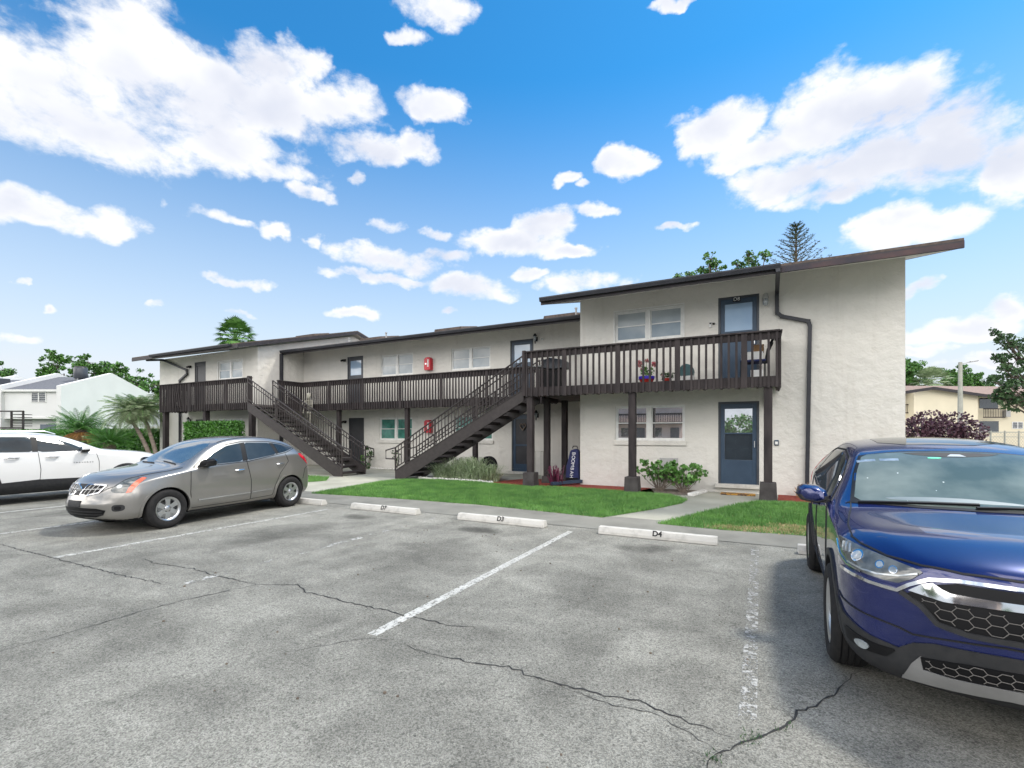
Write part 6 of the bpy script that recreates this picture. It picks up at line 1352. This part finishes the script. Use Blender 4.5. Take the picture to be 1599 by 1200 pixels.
# --- dark blue SUV in front ---
root = thing('parked_car', (1.43, 5.60, 0), 'dark blue SUV with chrome nose closest to the camera', 'car', 'cars parked in the lot', rz=-PI/2+math.radians(-1.6))
ST = [(2.31,.36,.56,.60,.72,.82,.68,.93,.46,.955,.20),(2.25,.28,.74,.62,.84,.88,.78,.975,.54,1.0,.23),(2.12,.235,.82,.63,.895,.95,.85,1.015,.62,1.045,.25),(1.92,.22,.84,.64,.92,1.0,.885,1.06,.68,1.095,.18),(1.6,.22,.84,.64,.922,1.04,.90,1.075,.74,1.105,.09),(1.3,.22,.84,.64,.922,1.07,.905,1.10,.77,1.13,.06),
 (1.14,.22,.84,.64,.922,1.09,.905,1.12,.785,1.15,.05),(1.0,.22,.84,.64,.92,1.11,.90,1.165,.765,1.20,.04),(.6,.22,.84,.64,.92,1.14,.895,1.365,.69,1.40,.02),(.32,.22,.84,.64,.92,1.16,.89,1.485,.65,1.525,.01),(.02,.22,.84,.64,.92,1.175,.89,1.56,.63,1.60,0),(-.5,.22,.84,.64,.92,1.19,.89,1.605,.62,1.655,0),(-1.1,.22,.84,.64,.92,1.22,.885,1.60,.61,1.655,0),
 (-1.6,.23,.83,.64,.915,1.25,.865,1.53,.60,1.59,-.02),(-1.95,.25,.82,.64,.90,1.22,.84,1.40,.60,1.45,-.06),(-2.14,.30,.80,.64,.87,1.08,.82,1.18,.62,1.22,-.10),(-2.22,.38,.72,.64,.82,.9,.78,.97,.58,1.0,-.12)]
body, bvh = car_body(ST, root, 'paint_blue', (1.33, -1.33), .365, .925); C = Car(root, bvh)
for ax in (1.33, -1.33):
    for s in (1, -1): wheel(root, ax, s*.825, .363, .225, .235, 'alloy', s)
Y1 = .92
for w_ in ([(.72,Y1,1.15),(.46,Y1,1.33),(.20,Y1,1.475),(-.14,Y1,1.545),(-.17,Y1,1.18)], [(-.25,Y1,1.185),(-.22,Y1,1.55),(-.92,Y1,1.54),(-.96,Y1,1.22)], [(-1.02,Y1,1.23),(-.99,Y1,1.535),(-1.42,Y1,1.47),(-1.60,Y1,1.36),(-1.35,Y1,1.27)]):
    C.patch('side_window', 'car_glass', rc(w_, .08), (0, 1, .2), off=.007, res=.04, mirror=True)
C.strip('window_trim', 'chrome', [(.84,Y1,1.12),(-.3,Y1,1.155),(-1.0,Y1,1.20),(-1.66,Y1,1.33)], (0, 1, 0), w=.016, mirror=True)
C.strip('window_trim', 'black', [(.84,Y1,1.13),(.46,Y1,1.375),(.18,Y1,1.515),(-.2,Y1,1.58),(-.96,Y1,1.575),(-1.5,Y1,1.48)], (0, 1, .2), w=.02, mirror=True)
WS = [(1.0,.74,1.15),(1.10,.35,1.15),(1.12,0,1.15),(1.10,-.35,1.15),(1.0,-.74,1.15),(.62,-.675,1.37),(.30,-.60,1.50),(.27,-.3,1.515),(.26,0,1.52),(.27,.3,1.515),(.30,.60,1.50),(.62,.675,1.37)]
C.patch('windshield_frame', 'black', [(a+(.03 if a > .9 else -.03 if a < .3 else 0), b*1.04, c+(.012 if a < .4 else -.01 if a > .9 else 0)) for a, b, c in WS], (.6, 0, .8), off=.002)
ws_ = C.patch('windshield', 'windshield', rc(WS, .12), (.6, 0, .8), off=.005, res=.06)[0]
C.patch('dashboard', 'dash', sm([(1.0,.15,1.19),(.97,-.15,1.2),(.98,-.55,1.19),(1.04,-.5,1.2),(1.06,0,1.2),(1.05,.3,1.2)], 3), (.6, 0, .8), off=.0065, skirt=.001, parent=ws_)
C.patch('camera_housing', 'plastic', sm([(.31,.33,1.55),(.31,-.33,1.55),(.37,-.22,1.52),(.40,0,1.5),(.37,.22,1.52)], 3), (.6, 0, .8), off=.0068, skirt=.001, parent=ws_)
C.patch('sensor_window', 'blind', [(.345,.06,1.53),(.345,0,1.53),(.385,-.03,1.51),(.385,.09,1.51)], (.6, 0, .8), off=.008, skirt=.001, parent=ws_)
C.patch('sticker', 'sticker_green', sm([(.405,-.07,1.5),(.405,-.16,1.5),(.43,-.165,1.49),(.43,-.08,1.49)], 3), (.6, 0, .8), off=.008, skirt=.001, parent=ws_)
for y_ in (-.36, -.52): C.patch('sticker', 'lens', [(.43,y_,1.5),(.43,y_-.13,1.5),(.47,y_-.13,1.48),(.47,y_,1.48)], (.6, 0, .8), off=.0066, skirt=.001, parent=ws_)
C.patch('rear_window', 'car_glass', sm([(-1.85,.55,1.46),(-1.85,-.55,1.46),(-2.1,-.62,1.2),(-2.1,.62,1.2)], 3), (-.85, 0, .5), off=.003)
C.patch('cowl', 'black', [(1.04,.80,1.18),(1.16,.35,1.2),(1.185,0,1.2),(1.16,-.35,1.2),(1.04,-.80,1.18),(1.0,-.74,1.19),(1.10,-.35,1.2),(1.12,0,1.2),(1.10,.35,1.2),(1.0,.74,1.19)], (.2, 0, 1), off=.004)
for P in ([(1.10,-.72,1.3),(1.12,-.45,1.3),(1.11,-.02,1.3)], [(1.17,-.05,1.3),(1.12,.30,1.3),(1.04,.66,1.3)]): C.strip('wiper', 'black', P, (.3, 0, 1), w=.022, off=.018)
C.strip('seam', 'seam', [(1.05,.80,1.2),(1.3,.835,1.15),(1.53,.85,1.08),(1.74,.84,1.02)], (.1, .6, 1), w=.010, mirror=True)
C.strip('seam', 'seam', [(1.74,.84,1.01),(1.86,.80,.985),(2.04,.70,.965),(2.16,.56,.945),(2.235,.40,.935),(2.28,.2,.935),(2.29,0,.935)], (.7, .3, .7), w=.014, mirror=True)
C.strip('seam', 'seam', [(.84,Y1,1.1),(.86,Y1,.8),(.84,Y1,.36),(-.30,Y1,.36),(-.30,Y1,.75),(-.22,Y1,1.16)], (0, 1, 0), mirror=True); C.strip('seam', 'seam', [(-.30,Y1,.36),(-.84,Y1,.38),(-.94,Y1,.65),(-1.12,Y1,.9),(-1.05,Y1,1.2)], (0, 1, 0), mirror=True)
C.patch('cladding', 'plastic', [(.92,Y1,.40),(-.92,Y1,.40),(-.92,Y1,.24),(.92,Y1,.24)], (0, 1, 0), off=.012, mirror=True, res=.07)
arch_trim(C, 1.33, .365, .925, 'plastic', .05, off=.014, a0=-14, a1=194); arch_trim(C, -1.33, .365, .925, 'plastic', .05, off=.014)
for x_ in (-.08, -.98):
    for s in (1, -1):
        h = C.cast((x_, s*2, 1.0), (0, -s, 0))[0]; MB().tube([(x_+.11, h.y, 1.0), (x_+.08, h.y+s*.036, 1.0), (x_-.08, h.y+s*.036, 1.005), (x_-.11, h.y, 1.005)], [.014, .018, .018, .014], 8).build('door_handle', 'paint_blue', root, smooth=True)
for s in (1, -1): mirror_part(root, .70, s*.90, 1.155, s, 'paint_blue')
#FRONT
HL = [(1.643,.886,.985),(1.761,.856,.982),(1.917,.786,.966),(2.08,.66,.942),(2.175,.545,.915),(2.165,.60,.865),(2.135,.658,.828),(2.09,.72,.826),(2.01,.80,.833),(1.887,.865,.842),(1.795,.89,.865),(1.69,.905,.93)]
hl = C.patch('headlight', 'lens_dark', rc(HL, .1), (.75, .6, .25), off=.008, mirror=True, res=.035)
for o_, s in zip(hl, (1, -1)):
    C.strip('lamp_trim', 'chrome', [(1.66,s*.90,.965),(1.76,s*.895,.895),(1.887,s*.868,.85),(2.0,s*.81,.838)], (.75, s*.6, .25), w=.010, off=.012, parent=o_)
    for k in range(3): C.strip('reflector_bar', 'lens', [(1.76+.03*k,s*(.87-.012*k),.965),(1.80+.03*k,s*(.872-.018*k),.915)], (.75, s*.6, .25), w=.012, off=.012, parent=o_)
    C.strip('light_strip', 'lens', [(1.88,s*.86,.868),(2.0,s*.80,.852),(2.07,s*.74,.85),(2.13,s*.65,.868),(2.17,s*.57,.90)], (.75, s*.6, .25), w=.012, off=.013, parent=o_)
    for px_, py_, pz_, r_ in ((1.925,.82,.918,.040),(2.055,.73,.905,.026),(2.11,.675,.895,.024)):
        for rr_, mm, of in ((r_, 'chrome', .0105), (r_*.72, 'lens', .0125)): C.patch('projector', mm, [(px_-rr_*math.sin(a)*.7, s*py_+s*rr_*math.sin(a)*.7, pz_+rr_*math.cos(a)) for a in [j*PI/7 for j in range(14)]], (.75, s*.6, .25), off=of, res=.03, skirt=.0015, parent=o_)
C.strip('chrome_wing', 'chrome', [(1.82,.894,.818),(1.95,.84,.806),(2.055,.777,.797),(2.14,.66,.79),(2.165,.61,.835),(2.20,.53,.885),(2.25,.42,.905),(2.30,.236,.908),(2.31,0,.91)], (.85, .5, .1), w=.024, off=.014, mirror=True)
C.patch('grille', 'black', [(2.17,.63,.78),(2.2,.56,.85),(2.25,.43,.892),(2.3,.2,.895),(2.3,-.2,.895),(2.25,-.43,.892),(2.2,-.56,.85),(2.17,-.63,.78),(2.25,-.50,.665),(2.3,-.39,.65),(2.3,0,.655),(2.3,.39,.65),(2.25,.50,.665)], (1, 0, 0), off=.005, res=.04)
C.patch('grille_bar', 'chrome', [(2.173,.616,.805),(2.198,.563,.853),(2.216,.52,.872),(2.24,.485,.848),(2.255,.455,.836),(2.31,.293,.838),(2.31,.13,.842),(2.322,.13,.806),(2.3,.359,.796),(2.253,.482,.786)], (1, .25, 0), off=.020, mirror=True, res=.03)
def hexes(name, y0, y1, z0, z1, poly, r, off, parent=None):
    m_ = MB(); sx, sz = 1.5*r*1.35, math.sqrt(3)/2*r; done = set(); c = 0; y = y0
    while y < y1:
        z = z0-sz*2+(sz if c % 2 else 0)
        while z < z1+sz*2:
            V = [(y+1.35*r*math.cos(k*PI/3), z+r*math.sin(k*PI/3)) for k in range(6)]
            for k in range(6):
                a, b = V[k], V[(k+1) % 6]; key = (round((a[0]+b[0])*300), round((a[1]+b[1])*300))
                if key in done: continue
                done.add(key); n_ = 3; P = []
                for q in range(n_+1):
                    p = (a[0]+(b[0]-a[0])*q/n_, a[1]+(b[1]-a[1])*q/n_); P.append(p if in_poly(p[0], p[1], poly) else None)
                for p, q in zip(P[:-1], P[1:]):
                    if p and q:
                        ha, na = C.cast((4, p[0], p[1]), (-1, 0, 0)); hb, nb_ = C.cast((4, q[0], q[1]), (-1, 0, 0))
                        if ha and hb: m_.bar(ha+na*off, hb+nb_*off, .0032)
            z += 2*sz
        y += sx; c += 1
    m_.build(name, 'mesh_metal', root)
hexes('grille_mesh', -.6, .6, .665, .79, [(.60,.785),(-.60,.785),(-.49,.675),(-.39,.66),(.39,.66),(.49,.675)], .030, .009)
C.strip('grille_edge', 'plastic', [(2.17,.65,.785),(2.22,.57,.735),(2.25,.51,.66),(2.3,.40,.64),(2.3,0,.65),(2.3,-.40,.64),(2.25,-.51,.66),(2.22,-.57,.735),(2.17,-.65,.785)], (1, 0, 0), w=.032, off=.012)
h = C.cast((4, 0, .81), (-1, 0, 0))[0]
e = MB(); e.lathe([(.085,0),(.105,.012),(.105,.028),(.084,.032)], (h.x+.01, 0, .81), 'x', 32); e.v = [(x_, y_*1.3, z_) for x_, y_, z_ in e.v]
e.bar((h.x+.035, -.045, .875), (h.x+.035, -.035, .745), .022).bar((h.x+.035, .045, .875), (h.x+.035, .035, .745), .022).bar((h.x+.035, -.04, .81), (h.x+.035, .04, .81), .018); e.build('emblem', 'chrome', root, smooth=False)
MB().lathe([(0, .012), (.084, .02)], (h.x+.01, 0, .81), 'x', 24).build('emblem_ground', 'black', root)
C.patch('lower_bumper', 'plastic', [(1.76,.93,.60),(1.86,.90,.53),(2.057,.778,.475),(2.145,.66,.46),(2.183,.60,.515),(2.233,.52,.545),(2.3,.244,.567),(2.3,0,.57),(2.3,0,.24),(2.2,.55,.24),(2.0,.80,.26),(1.76,.93,.30)], (.8, .6, 0), off=.012, mirror=True, res=.05, skirt=.02)
C.strip('bumper_seam', 'seam', [(1.78,.92,.64),(1.835,.90,.615),(1.913,.874,.607),(2.15,.66,.578),(2.187,.603,.562),(2.275,.445,.59),(2.3,.246,.612),(2.3,0,.615)], (.8, .6, 0), w=.010, mirror=True)
C.patch('fog_recess', 'black', rc([(1.86,.87,.46),(2.076,.753,.44),(2.14,.665,.445),(2.105,.704,.385),(2.03,.775,.376),(1.88,.86,.375)], .12), (.8, .6, 0), off=.018, mirror=True)
C.patch('fog_lamp', 'lens', [(2.01-.045*math.sin(a)*.6, .80+.045*math.sin(a)*.8, .405+.024*math.cos(a)) for a in [j*PI/8 for j in range(16)]], (.8, .6, 0), off=.026, mirror=True, res=.03)
C.patch('intake', 'black', [(2.2,.565,.45),(2.25,.39,.485),(2.3,.2,.50),(2.3,-.2,.50),(2.25,-.39,.485),(2.2,-.565,.45),(2.2,-.56,.378),(2.25,-.437,.38),(2.3,-.2,.41),(2.3,.2,.41),(2.25,.437,.38),(2.2,.56,.378)], (1, 0, 0), off=.020)
hexes('intake_mesh', -.6, .6, .40, .49, [(.555,.448),(.39,.482),(.2,.495),(-.2,.495),(-.39,.482),(-.555,.448),(-.55,.385),(-.2,.415),(.2,.415),(.55,.385)], .024, .024)
C.patch('skid_plate', 'skid', [(2.129,.635,.30),(2.17,.60,.40),(2.19,.568,.455),(2.19,.555,.385),(2.222,.45,.385),(2.28,.3,.40),(2.3,0,.41),(2.3,0,.345),(2.28,.229,.345),(2.221,.431,.32)], (1, 0, 0), off=.026, mirror=True, skirt=.02, res=.04)
C.patch('sunroof', 'car_glass', sm([(.02,.42,2),(.02,-.42,2),(-.75,-.42,2),(-.75,.42,2)], 3), (0, 0, 1), off=.003)
C.patch('taillight', 'tail_red', sm([(-1.75,.86,1.42),(-1.9,.80,1.42),(-2.15,.78,1.05),(-2.2,.8,.9),(-2.05,.86,.92),(-1.95,.88,1.1)], 3), (-.6, .8, 0), off=.02, mirror=True)
